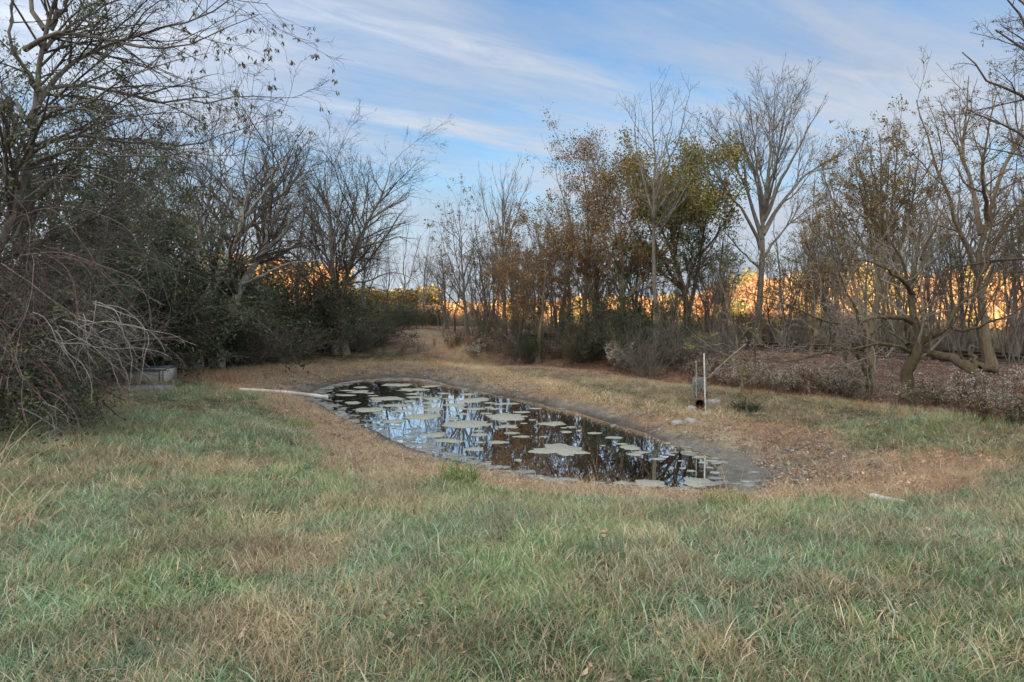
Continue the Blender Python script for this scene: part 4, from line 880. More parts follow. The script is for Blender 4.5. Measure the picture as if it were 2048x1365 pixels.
RIGHTLINE = [('b', 890, 31, 4.2, 'small bare tree at the left end of the line, nearest the path top'), ('n', 962, 26, 4.2, 'thin dark tree between the sparse curved tree and the steep bare one'),
    ('t', 975, 29, 5.2, 'tan leafed tree close behind the steep bare tree, on its left'), ('n', 1040, 25.5, 4.4, 'thin dark stem just right of the steep bare tree'), ('t', 1120, 27, 5.6, 'tan leafed tree filling between the two russet crowns'),
    ('b', 1140, 31, 6.6, 'bare tree standing behind the upright brown tree beyond the rails'), ('n', 1200, 23, 4.4, 'thin dark stem right of the upright brown tree'), ('b', 1270, 28, 6.3, 'bare tree behind the dense russet tree'),
    ('n', 1342, 22, 4.2, 'thin dark stem left of the forked green crowned trunk'), ('t', 1425, 25, 5.2, 'tan leafed tree right under the edge of the green crown'), ('n', 1455, 21.5, 3.8, 'thin dark stem between green crown and tallest bare tree'),
    ('b', 1440, 30, 6.4, 'bare tree beyond the rails behind the gap left of the tallest tree'), ('t', 1570, 22, 4.6, 'vine hung tree just right of the tallest bare trunk'), ('b', 1610, 26, 6.8, 'bare tree right of the tallest one, beyond the rails'),
    ('t', 1655, 21, 5.6, 'bushy tan tree left of the one full of small brown leaves'), ('n', 1690, 18, 3.9, 'thin dark stem behind the long fruit tree limbs'), ('b', 1800, 21, 5.6, 'bare tree behind the one full of small brown leaves'),
    ('t', 1860, 19.5, 5.2, 'tan tree behind the fruit tree crown'), ('b', 1925, 20, 5.8, 'bare pale trunk behind the big right-edge tree, on its left'), ('t', 2030, 18, 5.4, 'tan bushy tree at the right edge behind the big tree'), ('b', 2090, 17, 6.0, 'bare tree cut by the right edge of the picture'),
    ('r', 1195, 27, 5.0, 'russet tree in the shade behind the dense russet crown'), ('r', 1040, 28, 4.4, 'russet tree behind the low rounded russet crown'), ('b', 1080, 30, 5.6, 'bare tree rising behind the low russet crown'), ('n', 1510, 19.5, 3.4, 'thin stem before the foot of the tallest trunk'),
    ('b', 1730, 24, 6.2, 'bare tree beyond the rails behind the brown leafed bushy tree'), ('n', 1965, 15.2, 3.6, 'thin dark stem before the big right-edge tree')]
for k, px, Yd, h, lb in RIGHTLINE: put_tree(k, px, Yd, h, lb)

# thin poles of young growth
MARKS = [(430, 'the left leaning trunk'), (500, 'the snaking trunk'), (560, 'the snaking crown'), (640, 'the upright twin tree'), (700, 'the leaning twin tree'), (880, 'the path top'), (935, 'the sparse curved tree'), (1008, 'the steep bare tree'), (1075, 'the low russet tree'), (1168, 'the upright brown tree'), (1240, 'the dense russet tree'), (1308, 'the slender birch'), (1372, 'the green crowned trunk'), (1440, 'the white stake'), (1518, 'the tallest bare trunk'),
         (1590, 'the vine hung tree'), (1660, 'the fruit tree limb tips'), (1742, 'the leafy bushy tree'), (1825, 'the fruit tree trunk'), (1900, 'the fruit tree right limb'), (1970, 'the big right-edge tree'), (2040, 'the right edge')]
def where(px):
    k = min(MARKS, key=lambda q: abs(q[0] - px)); d = px - k[0]; return ('left of ' if d < -8 else 'right of ' if d > 8 else 'behind ') + k[1]
SIL = ([870, 930, 1000, 1100, 1200, 1300, 1450, 1550, 1650, 1750, 1850, 1950, 2048, 2100], [455, 425, 400, 420, 410, 420, 410, 420, 350, 290, 320, 320, 300, 300])
rs = np.random.RandomState(15); KN = dict(b='bare grey', r='russet leafed', t='tan leafed', n='thin dark')
for i in range(44):
    px = 872 + 1210 * (i + .2 + .6 * rs.rand()) / 44; dl = rs.rand(); Yd = np.interp(px, [880, 1200, 1500, 1750, 2060], [28, 24, 21, 18.5, 16]) + 8.5 * dl
    top = np.interp(px, *SIL) + 30 + 100 * rs.rand(); f = foot(px, Yd); h = EYE + (HOR - top) / F * Yd - f[2]; kd = rs.choice(list('btnr'), p=[.50, .14, .32, .04] if not 1000 < px < 1300 else [.3, .25, .1, .35])
    if px > 1440 and rs.rand() < .25: continue
    put_tree(kd, px, Yd, h, '%s slim tree %s, %s' % (KN[kd], where(px), 'deep in line' if dl > .5 else 'front of line'), rs.rand() * 6.28, tilt=rs.randn() * .05)
g_sap = generic('young_stem', 'slender young stem in the thicket along the foot of the right-hand trees', 2.6, 45, BK_GREY, None, stems=2, r=.022, dens=1.3, cat='sapling')
g_sap['group'] = 'young stems under the right-hand trees'; rs = np.random.RandomState(5); first = True
for i in range(56):
    px = 880 + 1180 * rs.rand() ** 1.25; Yb = np.interp(px, [880, 1200, 1500, 1750, 2060], [28, 23.5, 20.5, 18, 15]) + rs.rand() * 5 - 1.2; s = .5 + .85 * rs.rand()
    p = foot(px, Yb)
    hgt = 'short' if s < .78 else 'knee high' if s < 0 else 'middling' if s < 1.06 else 'tall'
    lb = '%s young stem %s' % (hgt, where(px)) + (', front of thicket' if Yb < np.interp(px, [880, 1200, 1500, 1750, 2060], [28, 23.5, 20.5, 18, 15]) + 1.3 else ', back of thicket')
    if first: g_sap.location = p; g_sap.scale = (s,) * 3; g_sap['label'] = lb; first = False
    else: copy_tree(g_sap, p, rs.rand() * 6.28, s, lb, None, (rs.randn() * .14, rs.randn() * .14))

tuft('straw_tuft', 'straw half hiding the culvert mouth and stake foot', 1408, 836, [(150, .28, .2, .004, .8, .35, G_STRAW)], 'dry grass tuft')
tuft('straw_tuft', 'reddish dry grass on the bank right of the culvert', 1450, 826, [(170, .35, .22, .004, .8, .35, G_RED)], 'dry grass tuft')
# ------------------------------------------------------------------ left side: dark privet thicket
def bush(name, label, R_, h, seed, nl, size, pal, stems=26, extra=None, dens=1.0, bark=None, droop=-.05, cat='shrub'):
    rg = np.random.RandomState(seed); a = rg.rand(stems) * 6.28; tl = .15 + .75 * rg.rand(stems); P = np.c_[np.cos(a) * .3 * R_ * rg.rand(stems), np.sin(a) * .3 * R_ * rg.rand(stems), np.full(stems, -.05)]
    D = nrm(np.c_[np.cos(a) * tl, np.sin(a) * tl, np.ones(stems)]); L = np.hypot(R_ * tl, h) * (.7 + .35 * rg.rand(stems))
    p, r = grow(rg, P, D, L, np.full(stems, .022), np.full(stems, .006), 11, .10, droop)
    lim = [(p[i], r[i]) for i in range(stems)]
    lf = [dict(n=nl, size=size, colfn=pal, asp=.5, t0=.0, spread=.06)]
    if extra: lf.append(extra)
    return build_tree(name, label, cat, (0, 0, 0), lim, [sp(3.0 * dens, .12, 1, 48, .36, 4, .16, .0, shape=.4), sp(5.0, .1, 1, 45, .55, 3, .2, -.03, Lmin=.15)], bark or BK_DARK, lf, None, seed, rootflare=False, twig_r=.003, fine=0)
b_dark = bush('privet_bush', 'x', 1.7, 3.0, 61, 14000, .075, P_DKGREEN)
b_dark2 = bush('privet_bush', 'x', 2.2, 3.2, 62, 15000, .075, P_DKGREEN, droop=-.08)
b_twig = bush('twiggy_bush', 'x', 1.9, 3.0, 63, 3200, .05, P_DKGREEN, stems=34, dens=1.5, bark=BK_GREY)
bp = dict(a=b_dark, b=b_dark2, c=b_twig); bh = dict(a=2.9, b=2.8, c=3.0); bused = set()
def put_bush(kind, px, Yd, top, label, group, wide=1.0, rz=None):
    x, y, z = foot(px, Yd); h = EYE + (HOR - top) / F * Yd - z; s = h / bh[kind]; rz = px * .7 if rz is None else rz; sc = (s * wide, s * wide, s)
    src = bp[kind]
    if kind not in bused:
        bused.add(kind); src.location = (x, y, z); src.rotation_euler = (0, 0, rz); src.scale = sc; src['label'] = label; src['group'] = group; return
    copy_tree(src, (x, y, z), rz, sc, label, group)
GL = 'dark privet bushes left of the pond'; GR = 'evergreen shrubs under the right-hand trees'
for k, px, Yd, top, wd, lb in [
    ('a', 745, 26.5, 618, 1.1, 'dark green bush at the right end of the thicket, beside the mown path'), ('b', 690, 26.5, 590, 1.0, 'dark bush under the paired trunks left of the path'), ('c', 720, 25.6, 620, 1.0, 'bare twiggy bush in front of the paired trunks'),
    ('b', 640, 25.5, 560, 1.0, 'brighter green rounded bush at the back left corner of the pond'), ('a', 590, 25, 545, 1.1, 'tall dark bush left of the rounded green one'), ('c', 575, 22.8, 620, 1.1, 'grey twiggy bush leaning over the back left mud'),
    ('b', 530, 24, 530, 1.0, 'dark bush in front of the leaning pale trunks'), ('a', 470, 23, 540, 1.1, 'dark bush beneath the first leaning pale trunk'), ('b', 430, 20.6, 600, 1.0, 'dark spreading bush hanging over the bare bank right of the trough'),
    ('c', 500, 21.4, 610, 1.0, 'twiggy bush right of the trough with pale stems'), ('a', 400, 21, 520, 1.1, 'tall dark bush behind the right end of the trough'), ('b', 340, 19.5, 520, 1.0, 'broad dark bush directly behind the trough'),
    ('a', 280, 18.8, 500, 1.1, 'dark bush behind the left end of the trough'), ('c', 330, 18.2, 600, .9, 'twiggy dark bush touching the back of the trough'), ('b', 210, 17, 470, 1.0, 'dark bush left of the trough under the evergreen tree'),
    ('a', 130, 15.5, 450, 1.1, 'dark bush deep in the left thicket behind the brambles'), ('b', 60, 13.5, 470, .9, 'dark bush behind the purple brambles'), ('c', 120, 12.6, 560, 1.0, 'grey twiggy bush behind the pale drooping twigs'),
    ('a', -20, 12, 430, 1.0, 'dark bush cut by the left edge of the picture'), ('c', 30, 10.5, 560, 1.0, 'twiggy bush at the left edge beneath the brambles'), ('b', -80, 9.5, 560, .8, 'low dark bush at the left edge beside the lawn'),
    ('a', 835, 33, 600, 1.2, 'dark green bush closing the left side of the path top'), ('b', 800, 30, 612, 1.0, 'dark bush on the left side of the path halfway up'), ('c', 770, 28, 640, .8, 'low twiggy bush where the path meets the pond corner')]:
    put_bush(k, px, Yd, top, lb, GL, wd)
for k, px, Yd, top, wd, lb in [
    ('a', 1185, 23.2, 598, .8, 'dark evergreen shrub under the russet tree'), ('b', 1240, 22.5, 590, .7, 'largest dark evergreen shrub under the green crowned tree, on its left'), ('b', 1310, 21.4, 612, .8, 'spreading greyish green shrub leaning over the white fluffy weed'),
    ('c', 1365, 20.4, 620, .9, 'grey twiggy shrub behind the white stake'), ('c', 1290, 19.8, 640, .7, 'low twiggy shrub with arching stems right of the white fluffy weed'), ('a', 1058, 24.2, 655, .7, 'small dark shrub at the foot of the low russet tree'), ('a', 1575, 15.8, 735, .6, 'small dark green shrub in the weeds right of the sapling'),
    ('c', 1440, 20, 640, .8, 'twiggy shrub behind the sapling'), ('a', 2040, 10.3, 818, .7, 'low dark green shrub in the weeds at the right edge'), ('a', 870, 32, 612, .9, 'dark shrub on the right side of the path top')]:
    put_bush(k, px, Yd, top, lb, GR, wd)

# leaning pale trunks behind the thicket
sp_fine = [sp(2.9, .25, 1, 40, .45, 4, .16, .06, shape=.3), sp(4.2, .15, 1, 42, .55, 3, .18, .05), sp(3.6, .2, 1, 42, .55, 3, .2, .04, Lmin=.16)]
Y = 19.6
T = [([(385, 700), (402, 620), (425, 560), (458, 500), (485, 440), (497, 380), (505, 320)], .26, .02), ([(402, 610), (398, 520, .3), (402, 430, .5), (412, 340, .7), (420, 280, .8)], .09, .012),
     ([(470, 480), (500, 420, -.4), (540, 370, -.7), (575, 320, -.8)], .07, .01), ([(425, 560), (380, 470, .6), (350, 400, .9), (320, 330, 1)], .08, .01), ([(402, 480, .3), (370, 400, 0), (355, 330, -.3), (360, 270, -.4)], .06, .01),
     ([(485, 440), (455, 370, -.4), (450, 300, -.6), (455, 260, -.6)], .06, .01), ([(430, 550), (350, 500, -.5), (300, 460, -.8), (270, 420, -1)], .05, .008)]
plant('leaning_pale_tree', 'pale lichened tree leaning right behind the thicket, the left one of the pair', 385, Y, T, sp_fine, BK_PALE, None, 71, twig_mat=BK_DARK)
T = [([(430, 700), (452, 620), (480, 570), (510, 520), (535, 470), (560, 415), (573, 360), (560, 300)], .23, .02), ([(510, 520), (545, 490, -.3), (575, 455, -.5), (590, 400, -.6), (605, 350, -.7)], .08, .01),
     ([(535, 470), (530, 400, .4), (535, 340, .6), (520, 290, .7)], .07, .01), ([(480, 570), (520, 555, -.4), (570, 530, -.6), (640, 520, -.8)], .06, .01), ([(560, 415), (595, 380, .3), (612, 330, .4), (600, 300, .4)], .05, .008)]
plant('leaning_pale_tree', 'pale lichened tree with a snaking trunk leaning right behind the thicket, right of its twin', 430, 20.2, T, sp_fine, BK_PALE, None, 72, twig_mat=BK_DARK)
# paired trunks by the path
Y = 25.0
T = [([(672, 720), (676, 640), (668, 570), (662, 490), (656, 410), (648, 335)], .16, .015), ([(668, 570), (645, 480, .4), (632, 410, .6), (640, 350, .7)], .06, .01), ([(662, 500), (678, 430, -.4), (690, 370, -.5)], .06, .01),
     ([(674, 650), (640, 600, .4), (615, 560, .6), (600, 520, .7)], .07, .01), ([(656, 420), (640, 370, .5), (622, 330, .7)], .04, .008)]
plant('dark_twin_tree', 'upright grey tree by the path, the left one of two growing together', 672, Y, T, sp_fine, BK_GREY, None, 73, twig_mat=BK_DARK)
T = [([(690, 715), (684, 640), (690, 570), (712, 500), (740, 440), (765, 385), (782, 325)], .17, .012), ([(712, 500), (705, 430, .4), (715, 380, .6), (705, 340, .7)], .06, .01), ([(712, 498), (760, 485, -.3), (800, 475, -.5), (835, 480, -.7)], .06, .008),
     ([(740, 440), (785, 410, -.3), (815, 395, -.5), (822, 370, -.6)], .05, .008), ([(690, 570), (740, 560, -.4), (785, 545, -.6), (830, 560, -.8)], .05, .008), ([(765, 385), (745, 350, .4), (740, 320, .5)], .04, .008), ([(730, 460), (770, 430, .5), (805, 430, .8)], .05, .008)]
plant('dark_twin_tree', 'tree by the path leaning right with a wide crown, right of its upright twin', 690, Y, T, sp_fine, BK_GREY, None, 74, twig_mat=BK_DARK)
for k, px, Yd, h, lb in [('b', 300, 23, 7.2, 'bare tree behind the evergreen tree on the left'), ('b', 345, 25, 8.0, 'bare tree behind the left leaning trunk, highest of the left crowns'), ('b', 450, 26, 7.8, 'bare tree between the two leaning trunks'), ('b', 520, 27, 7.2, 'bare tree behind the snaking trunk'),
    ('b', 590, 28, 6.6, 'bare tree in the gap left of the twin trees'), ('n', 615, 24.5, 4.6, 'thin dark stem in the gap left of the twin trees'), ('b', 725, 30, 6.0, 'bare tree behind the twin trees'), ('n', 800, 33, 5.0, 'thin dark tree left of the path top'),
    ('b', 845, 38, 5.6, 'small bare tree where the path disappears'), ('b', 250, 20, 7.4, 'bare tree just behind the dark evergreen'), ('b', 180, 18, 7.6, 'bare tree behind the overhanging branches on the left'), ('n', 770, 29, 4.2, 'thin dark stem at the outer twigs of the twin trees'), ('b', 410, 29, 7.4, 'bare tree farthest back above the dark thicket'), ('b', 660, 31, 6.6, 'bare tree farthest back behind the left twin trunk')]:
    put_tree(k, px, Yd, h, lb, group='bare trees behind the left thicket')
# dark evergreen
T = [([(235, 760), (238, 660), (240, 560), (243, 450), (246, 350), (250, 260)], .14, .015), ([(241, 520), (200, 450, .4), (170, 380, .6)], .05, .01), ([(242, 500), (280, 440, -.4), (310, 390, -.6)], .05, .01), ([(244, 420), (215, 340, -.5), (190, 290, -.6)], .05, .01), ([(245, 400), (285, 320, .5), (300, 270, .6)], .05, .01), ([(239, 620), (180, 570, .3), (130, 520, .5)], .05, .01), ([(240, 600), (290, 560, -.3), (340, 520, -.5)], .05, .01)]
plant('evergreen_tree', 'dark evergreen tree among the bare branches left of the trough', 235, 15.5, T, [sp(3.2, .15, 1, 60, .5, 4, .14, .0, shape=.5), sp(4, .1, 1, 50, .5, 3, .16, .0, Lmin=.15)], BK_DARK,
      [dict(n=17000, size=.07, colfn=P_DKGREEN, asp=.5, t0=0, spread=.07)], 75, fine=1.5)
T = [([(80, 820), (90, 700), (100, 560), (110, 430), (115, 300)], .13, .015), ([(100, 560), (50, 480, .4), (10, 420, .6)], .05, .01), ([(105, 520), (150, 440, -.4), (180, 370, -.6)], .05, .01), ([(108, 440), (60, 360, -.4), (30, 290, -.6)], .05, .01), ([(110, 420), (150, 340, .4), (170, 280, .5)], .05, .01)]
plant('evergreen_tree', 'dark evergreen tree deep behind the brambles at the far left', 80, 13.0, T, [sp(3.2, .15, 1, 60, .5, 4, .14, .0, shape=.5), sp(4, .1, 1, 50, .5, 3, .16, .0, Lmin=.15)], BK_DARK,
      [dict(n=11000, size=.065, colfn=P_DKGREEN, asp=.5, t0=0, spread=.07)], 76, fine=1.5)
# near tree whose limbs sweep in over the upper left
Y = 8.6
T = [([(-160, 1000), (-90, 800), (-10, 560), (40, 420), (70, 300), (75, 180), (100, 60), (140, -60)], .10, .02),
     ([(60, 240), (110, 160, .1), (170, 110, .2), (240, 80, .3), (330, 60, .3), (430, 20, .3), (500, -30, .3)], .045, .005),
     ([(50, 100), (110, 70, -.2), (200, 75, -.4), (300, 97, -.6), (370, 98, -.7), (440, 65, -.8), (520, 35, -.8)], .035, .004),
     ([(75, 180), (150, 170, .3), (250, 190, .5), (340, 205, .6), (430, 200, .7), (520, 190, .8), (600, 195, .9)], .035, .003),
     ([(70, 290), (150, 275, .3), (250, 285, .5), (360, 290, .6), (460, 265, .7), (560, 230, .8)], .032, .003),
     ([(60, 330), (150, 300, -.4), (250, 310, -.6), (350, 308, -.7), (460, 308, -.8), (530, 300, -.8)], .028, .003),
     ([(90, 60), (60, -20, .2), (160, -90, .4), (300, -60, .5), (420, -10, .6), (540, 10, .7)], .035, .004),
     ([(100, 60), (150, -20), (190, -90)], .04, .01), ([(40, 420), (100, 360, -.3), (180, 350, -.4), (260, 370, -.5), (330, 400, -.6)], .025, .003),
     ([(20, 480), (60, 430, .4), (140, 420, .6), (230, 440, .7), (300, 430, .8)], .022, .003), ([(60, 240), (0, 180, .4), (-60, 100, .5)], .04, .01), ([(75, 180), (40, 120, -.5), (20, 40, -.7), (40, -60, -.8)], .035, .008), ([(65, 260), (130, 220, -.4), (220, 180, -.7), (320, 130, -.9), (420, 110, -1)], .028, .003), ([(50, 350), (120, 330, .5), (220, 340, .7), (320, 350, .9), (420, 340, 1)], .024, .003),
     ([(90, 100), (160, 40, .4), (240, 0, .6), (340, -30, .7)], .03, .004), ([(70, 220), (120, 210, -.5), (200, 230, -.8), (300, 240, -1), (400, 250, -1.1)], .024, .003)]
plant('overhanging_tree', 'near tree at the left edge whose long limbs sweep right across the sky', -160, Y, T,
      [sp(4.6, .10, 1, 42, .36, 5, .12, -.02, shape=.3, Lmin=.35), sp(5.6, .1, 1, 42, .5, 4, .14, -.03, Lmin=.15), sp(4.5, .15, 1, 40, .55, 3, .16, -.05, Lmin=.10)], BK_GREY,
      [dict(n=11000, size=.050, colfn=P_PRIVET, asp=.42, t0=.1, hang=.5, spread=.05, filt=lambda p: (p[:, 0] / p[:, 1] * F + 1024 < 210)), dict(n=2200, size=.046, colfn=P_PRIVET, asp=.4, t0=.3, hang=.6, spread=.02, filt=lambda p: (p[:, 0] / p[:, 1] * F + 1024 < 400)),
       dict(n=1100, size=.060, colfn=palette([(.16, .13, .07), (.12, .10, .05), (.2, .17, .07)]), asp=.32, t0=.5, hang=1.2, spread=.012, filt=lambda p: (p[:, 0] / p[:, 1] * F + 1024 > 360))], 77, twig_mat=BK_DARK, twig_r=.0022, fine=2.5)
T = [([(30, 900), (60, 760), (110, 640), (190, 520), (260, 470), (330, 440), (400, 400)], .05, .006), ([(190, 520), (230, 400, .4), (250, 300, .6), (300, 210, .8)], .03, .004), ([(110, 640), (120, 520, .5), (110, 420, .8), (90, 330, 1)], .03, .005),
     ([(100, 660), (60, 560, -.3), (50, 450, -.5), (80, 350, -.6)], .03, .004), ([(260, 470), (300, 380, .5), (350, 330, .8), (420, 300, 1)], .02, .003)]
plant('leafy_small_tree', 'small half leafy tree with a slanting stem rising from the brambles', 30, 9.6, T,
      [sp(4.2, .15, 1, 45, .4, 4, .14, .02, shape=.3), sp(5.5, .1, 1, 45, .5, 3, .16, .0, Lmin=.15), sp(4, .1, 1, 42, .5, 2, .18, -.02, Lmin=.1)], BK_GREY,
      [dict(n=9000, size=.048, colfn=P_PRIVET, asp=.45, t0=.1, hang=.4, spread=.06)], 78, twig_r=.0025, fine=1.5)

# brambles and drooping lichened twigs at the left
def canes(name, label, n, box, dirv, dsd, L, r, trop, mat, seed, twd=3.0, leafs=None, cat='brambles', twl=.22):
    rg = np.random.RandomState(seed); x0, x1, y0, y1, Y0, Y1 = box
    px = x0 + (x1 - x0) * rg.rand(n); py = y0 + (y1 - y0) * rg.rand(n); Yd = Y0 + (Y1 - Y0) * rg.rand(n)
    P = np.stack([(px - 1024) / F * Yd, Yd, EYE - (py - HOR) / F * Yd], -1); D = nrm(np.array(dirv)[None] + rg.randn(n, 3) * dsd)
    base = np.array([P[:, 0].mean(), P[:, 1].mean(), 0.0]); base[2] = on(base[0], base[1])
    a = grow(rg, P - base, D, L * (.6 + .7 * rg.rand(n)), np.full(n, r), np.full(n, r * .35), 13, .17, -trop)
    b = spawn(rg, *a, twd * 1.5, .1, 1, 50, 15, twl * 1.2, 4, .2, -.08, rmin=r * .3); c = spawn(rg, *b, 6, .1, 1, 45, 15, .5, 2, .16, -.03, rmin=r * .25, Lmin=.06)
    root = empty(name, base, label, cat)
    obj('stems', tube_mesh(name + '_stems', [(a[0], a[1], 5)], mat), root); obj('twigs', tube_mesh(name + '_twigs', [(b[0], b[1], 3), (c[0], c[1], 3)], mat), root)['kind'] = 'stuff'
    if leafs: obj('leaves', leaf_mesh(name + '_leaves', [leaves_at(rg, b[0], **leafs)]), root)
canes('bramble_thicket', 'tangle of purple arching bramble canes at the left edge', 64, (-260, 100, 480, 720, 7.2, 9.5), (1, .1, .35), .6, 1.9, .0055, .13, BK_CANE, 81, 3.0)
canes('bramble_thicket', 'lower tangle of brown bramble canes drooping to the lawn at the left edge', 56, (-240, 90, 620, 790, 7.4, 9.3), (1, .0, .25), .7, 1.2, .005, .16, BK_CANE, 82, 3.2, dict(n=1500, size=.05, colfn=P_GREEN, asp=.5, t0=.1, spread=.03))
canes('bramble_thicket', 'high tangle of brown purple canes against the evergreens at the left edge', 70, (-260, 90, 360, 560, 7.6, 9.8), (1, .1, .2), .7, 1.5, .005, .10, BK_CANE, 89, 4.0)
canes('drooping_twigs', 'spray of pale lichened twigs drooping in front of the trough', 30, (60, 230, 590, 690, 7.4, 9.4), (1, .05, -.15), .5, 1.0, .006, .12, BK_TWIG, 83, 3.4, cat='dead branches')
canes('drooping_twigs', 'long thin tan twigs arching right across the dark thicket', 36, (-60, 220, 420, 600, 9, 11.5), (1, .1, .25), .22, 2.6, .006, .07, BK_GREY, 84, 2.0, cat='dead branches', twl=.15)
canes('drooping_twigs', 'dead grey branch lying at the lawn edge under the brambles', 5, (20, 80, 795, 830, 8.2, 8.8), (1, .0, -.05), .18, 1.1, .010, .03, BK_TWIG, 85, 3.0, cat='dead branches')
canes('leafy_brambles', 'green leaved brambles low at the left edge', 60, (-160, 120, 700, 830, 7.6, 9), (1, .1, .15), .5, 1.0, .005, .15, BK_CANE, 86, 4.0, dict(n=2400, size=.05, colfn=P_DKGREEN, asp=.5, t0=.1, spread=.08))
canes('dead_brush_clump', 'dark dead brush clump hanging at the lawn edge below the twigs', 60, (115, 190, 740, 800, 8.8, 9.5), (.15, .0, -.5), .5, .6, .006, .05, BK_DARK, 87, 6.0, dict(n=1400, size=.035, colfn=P_DKGREEN, asp=.5, t0=.1, spread=.05), 'brush')
canes('dead_brush_clump', 'fallen grey twigs on the mud right of the trough', 16, (370, 420, 700, 745, 18.5, 20), (.4, -.2, .3), .7, 1.0, .010, .08, BK_TWIG, 88, 4.0, cat='brush')

# ------------------------------------------------------------------ sunlit autumn trees beyond the railway
def crown_mesh(seed, n, size, pal):
    rg = np.random.RandomState(seed); lob = []
    for k in range(11):
        t = rg.rand(); z = .20 + .68 * t; rr = .36 * math.sqrt(max(.05, 1 - ((z - .46) / .52) ** 2)); a = rg.rand() * 6.28
        lob.append((rr * .62 * math.cos(a), rr * .62 * math.sin(a), z, .13 + .12 * rg.rand()))
    lob = np.array(lob); k = rg.randint(0, len(lob), n); d = nrm(rg.randn(n, 3)); rad = lob[k, 3] * (.55 + .45 * rg.rand(n) ** .5)
    p = lob[k, :3] + d * rad[:, None]; v, q, c = leaf_quads(rg, p, size, .2, pal, .8); return leaf_mesh('far_crown', [(v, q, c)])
crowns = [crown_mesh(91, 3400, .066, P_ORANGE), crown_mesh(92, 3400, .066, P_YELLOW), crown_mesh(93, 3000, .066, palette([(.50, .25, .11), (.40, .20, .10), (.56, .33, .16), (.28, .17, .11)], None, .5)), crown_mesh(94, 3000, .066, P_ORANGE), crown_mesh(95, 3000, .066, palette([(.30, .22, .08), (.22, .2, .07), (.4, .28, .1)]))]
rg = np.random.RandomState(9); kk = []
for i in range(5):
    P0 = np.zeros((1, 3)); a = grow(rg, P0, np.array([[0, 0, 1.0]]), np.array([.8]), np.array([.016]), np.array([.004]), 6, .04, .05); b = spawn(rg, *a, -9, .25, .9, 40, 10, .5, 3, .12, .06, rmin=.002); kk.append(tube_mesh('far_trunk', [(a[0], a[1], 5), (b[0], b[1], 3)], BK_BROWN))
FARL = ['orange', 'golden yellow', 'rust red', 'bright orange', 'olive brown']
def far_tree(px, Yd, top, kind, label, group, wide=1.0):
    x = (px - 1024) / F * Yd; z = on(x, Yd); h = EYE + (HOR - top) / F * Yd - z
    r = empty('autumn_tree', (x, Yd, z), label, 'tree', group, rg.rand() * 6.28); r.scale = (h * wide, h * wide, h)
    obj('trunk', kk[kind], r); obj('crown', crowns[kind], r)
ORD = ['leftmost', 'second', 'third', 'fourth', 'fifth', 'sixth', 'seventh', 'rightmost']
for i in range(46):
    px = 1400 + 720 * i / 46 + rg.randn() * 6; row = i % 2; Yd = 128 + 16 * row + rg.rand() * 6
    top = np.interp(px, [1400, 1450, 1560, 1680, 1760, 1850, 2100], [585, 556, 545, 530, 542, 540, 538]) + rg.rand() * 14 - (3 if row else -2)
    kd = rg.choice([0, 1, 2, 3, 4], p=[.3, .32 if 1600 < px < 1760 else .2, .12 if 1600 < px < 1760 else .24, .2, .06]); far_tree(px, Yd, top, kd, '%s sunlit tree seen %s, %s row' % (FARL[kd], where(px), 'far' if row else 'near'), 'sunlit autumn trees beyond the railway', .95)
for i in range(34):
    px = 860 + 560 * i / 34 + rg.randn() * 6; Yd = 150 + 25 * (i % 2) + rg.rand() * 8; top = np.interp(px, [860, 950, 1100, 1250, 1400], [600, 596, 594, 588, 584]) + rg.rand() * 9
    kd = rg.choice([0, 1, 2, 3, 4], p=[.34, .2, .16, .2, .1]); far_tree(px, Yd, top, kd, '%s distant sunlit tree seen %s, %s row' % (FARL[kd], where(px), 'far' if i % 2 else 'near'), 'distant sunlit autumn trees behind the middle', 1.1)
for i in range(16):
    px = 690 + 190 * i / 16 + rg.randn() * 4; Yd = 170 + 30 * (i % 2); far_tree(px, Yd, 578 + rg.rand() * 18, 4, 'olive far tree %s, %s row, %s there' % (where(px), 'far' if i % 2 else 'near', ORD[i // 2]), 'far grey trees beyond the path top', 1.3)
for i in range(22):
    px = 420 + 260 * i / 22 + rg.randn() * 5; Yd = 128 + 14 * (i % 2) + rg.rand() * 5; top = np.interp(px, [420, 520, 600, 650, 690], [514, 522, 520, 526, 556]) + rg.rand() * 10
    kd = rg.choice([0, 1, 2, 3], p=[.4, .12, .28, .2]); far_tree(px, Yd, top, kd, '%s sunlit tree glimpsed %s, %s row' % (FARL[kd], where(px), 'far' if i % 2 else 'near'), 'sunlit autumn trees glimpsed on the left', 1.0)

# ------------------------------------------------------------------ railway
STEEL = m_plain('rusty_rail_steel', (.10, .065, .05), .6, (.05, .04, .035), 20, .3); WOOD = m_plain('weathered_sleeper_wood', (.12, .095, .08), .9, (.06, .05, .045), 9)
o0 = RA - RD * 14; tr = empty('railway_track', (o0[0], o0[1], .12), 'rusty single railway track running along the low bank behind the trees', 'railway track', rz=math.atan2(RD[1], RD[0]))
LEN = 60.0
prof = [(-.065, 0), (.065, 0), (.065, .018), (.012, .03), (.012, .11), (.036, .12), (.036, .152), (-.036, .152), (-.036, .12), (-.012, .11), (-.012, .03), (-.065, .018)]
rv = [(xx, yy, zz) for xx in (0, LEN) for yy, zz in prof]; k = len(prof); rq = [(i, (i + 1) % k, k + (i + 1) % k, k + i) for i in range(k)]
rail_me = mesh_np('rail', rv, rq, None, STEEL, smooth=False); sg = 1 if (RN @ np.array([-RD[1], RD[0]])) > 0 else -1
for yy in (0.0, sg * 1.5): obj('rail', rail_me, tr, (0, yy, .05))
mb = MB(); mb.box(-.11, .11, -1.25, 1.25, -.12, .05, .012); slp = mb.mesh('sleeper', WOOD, False)
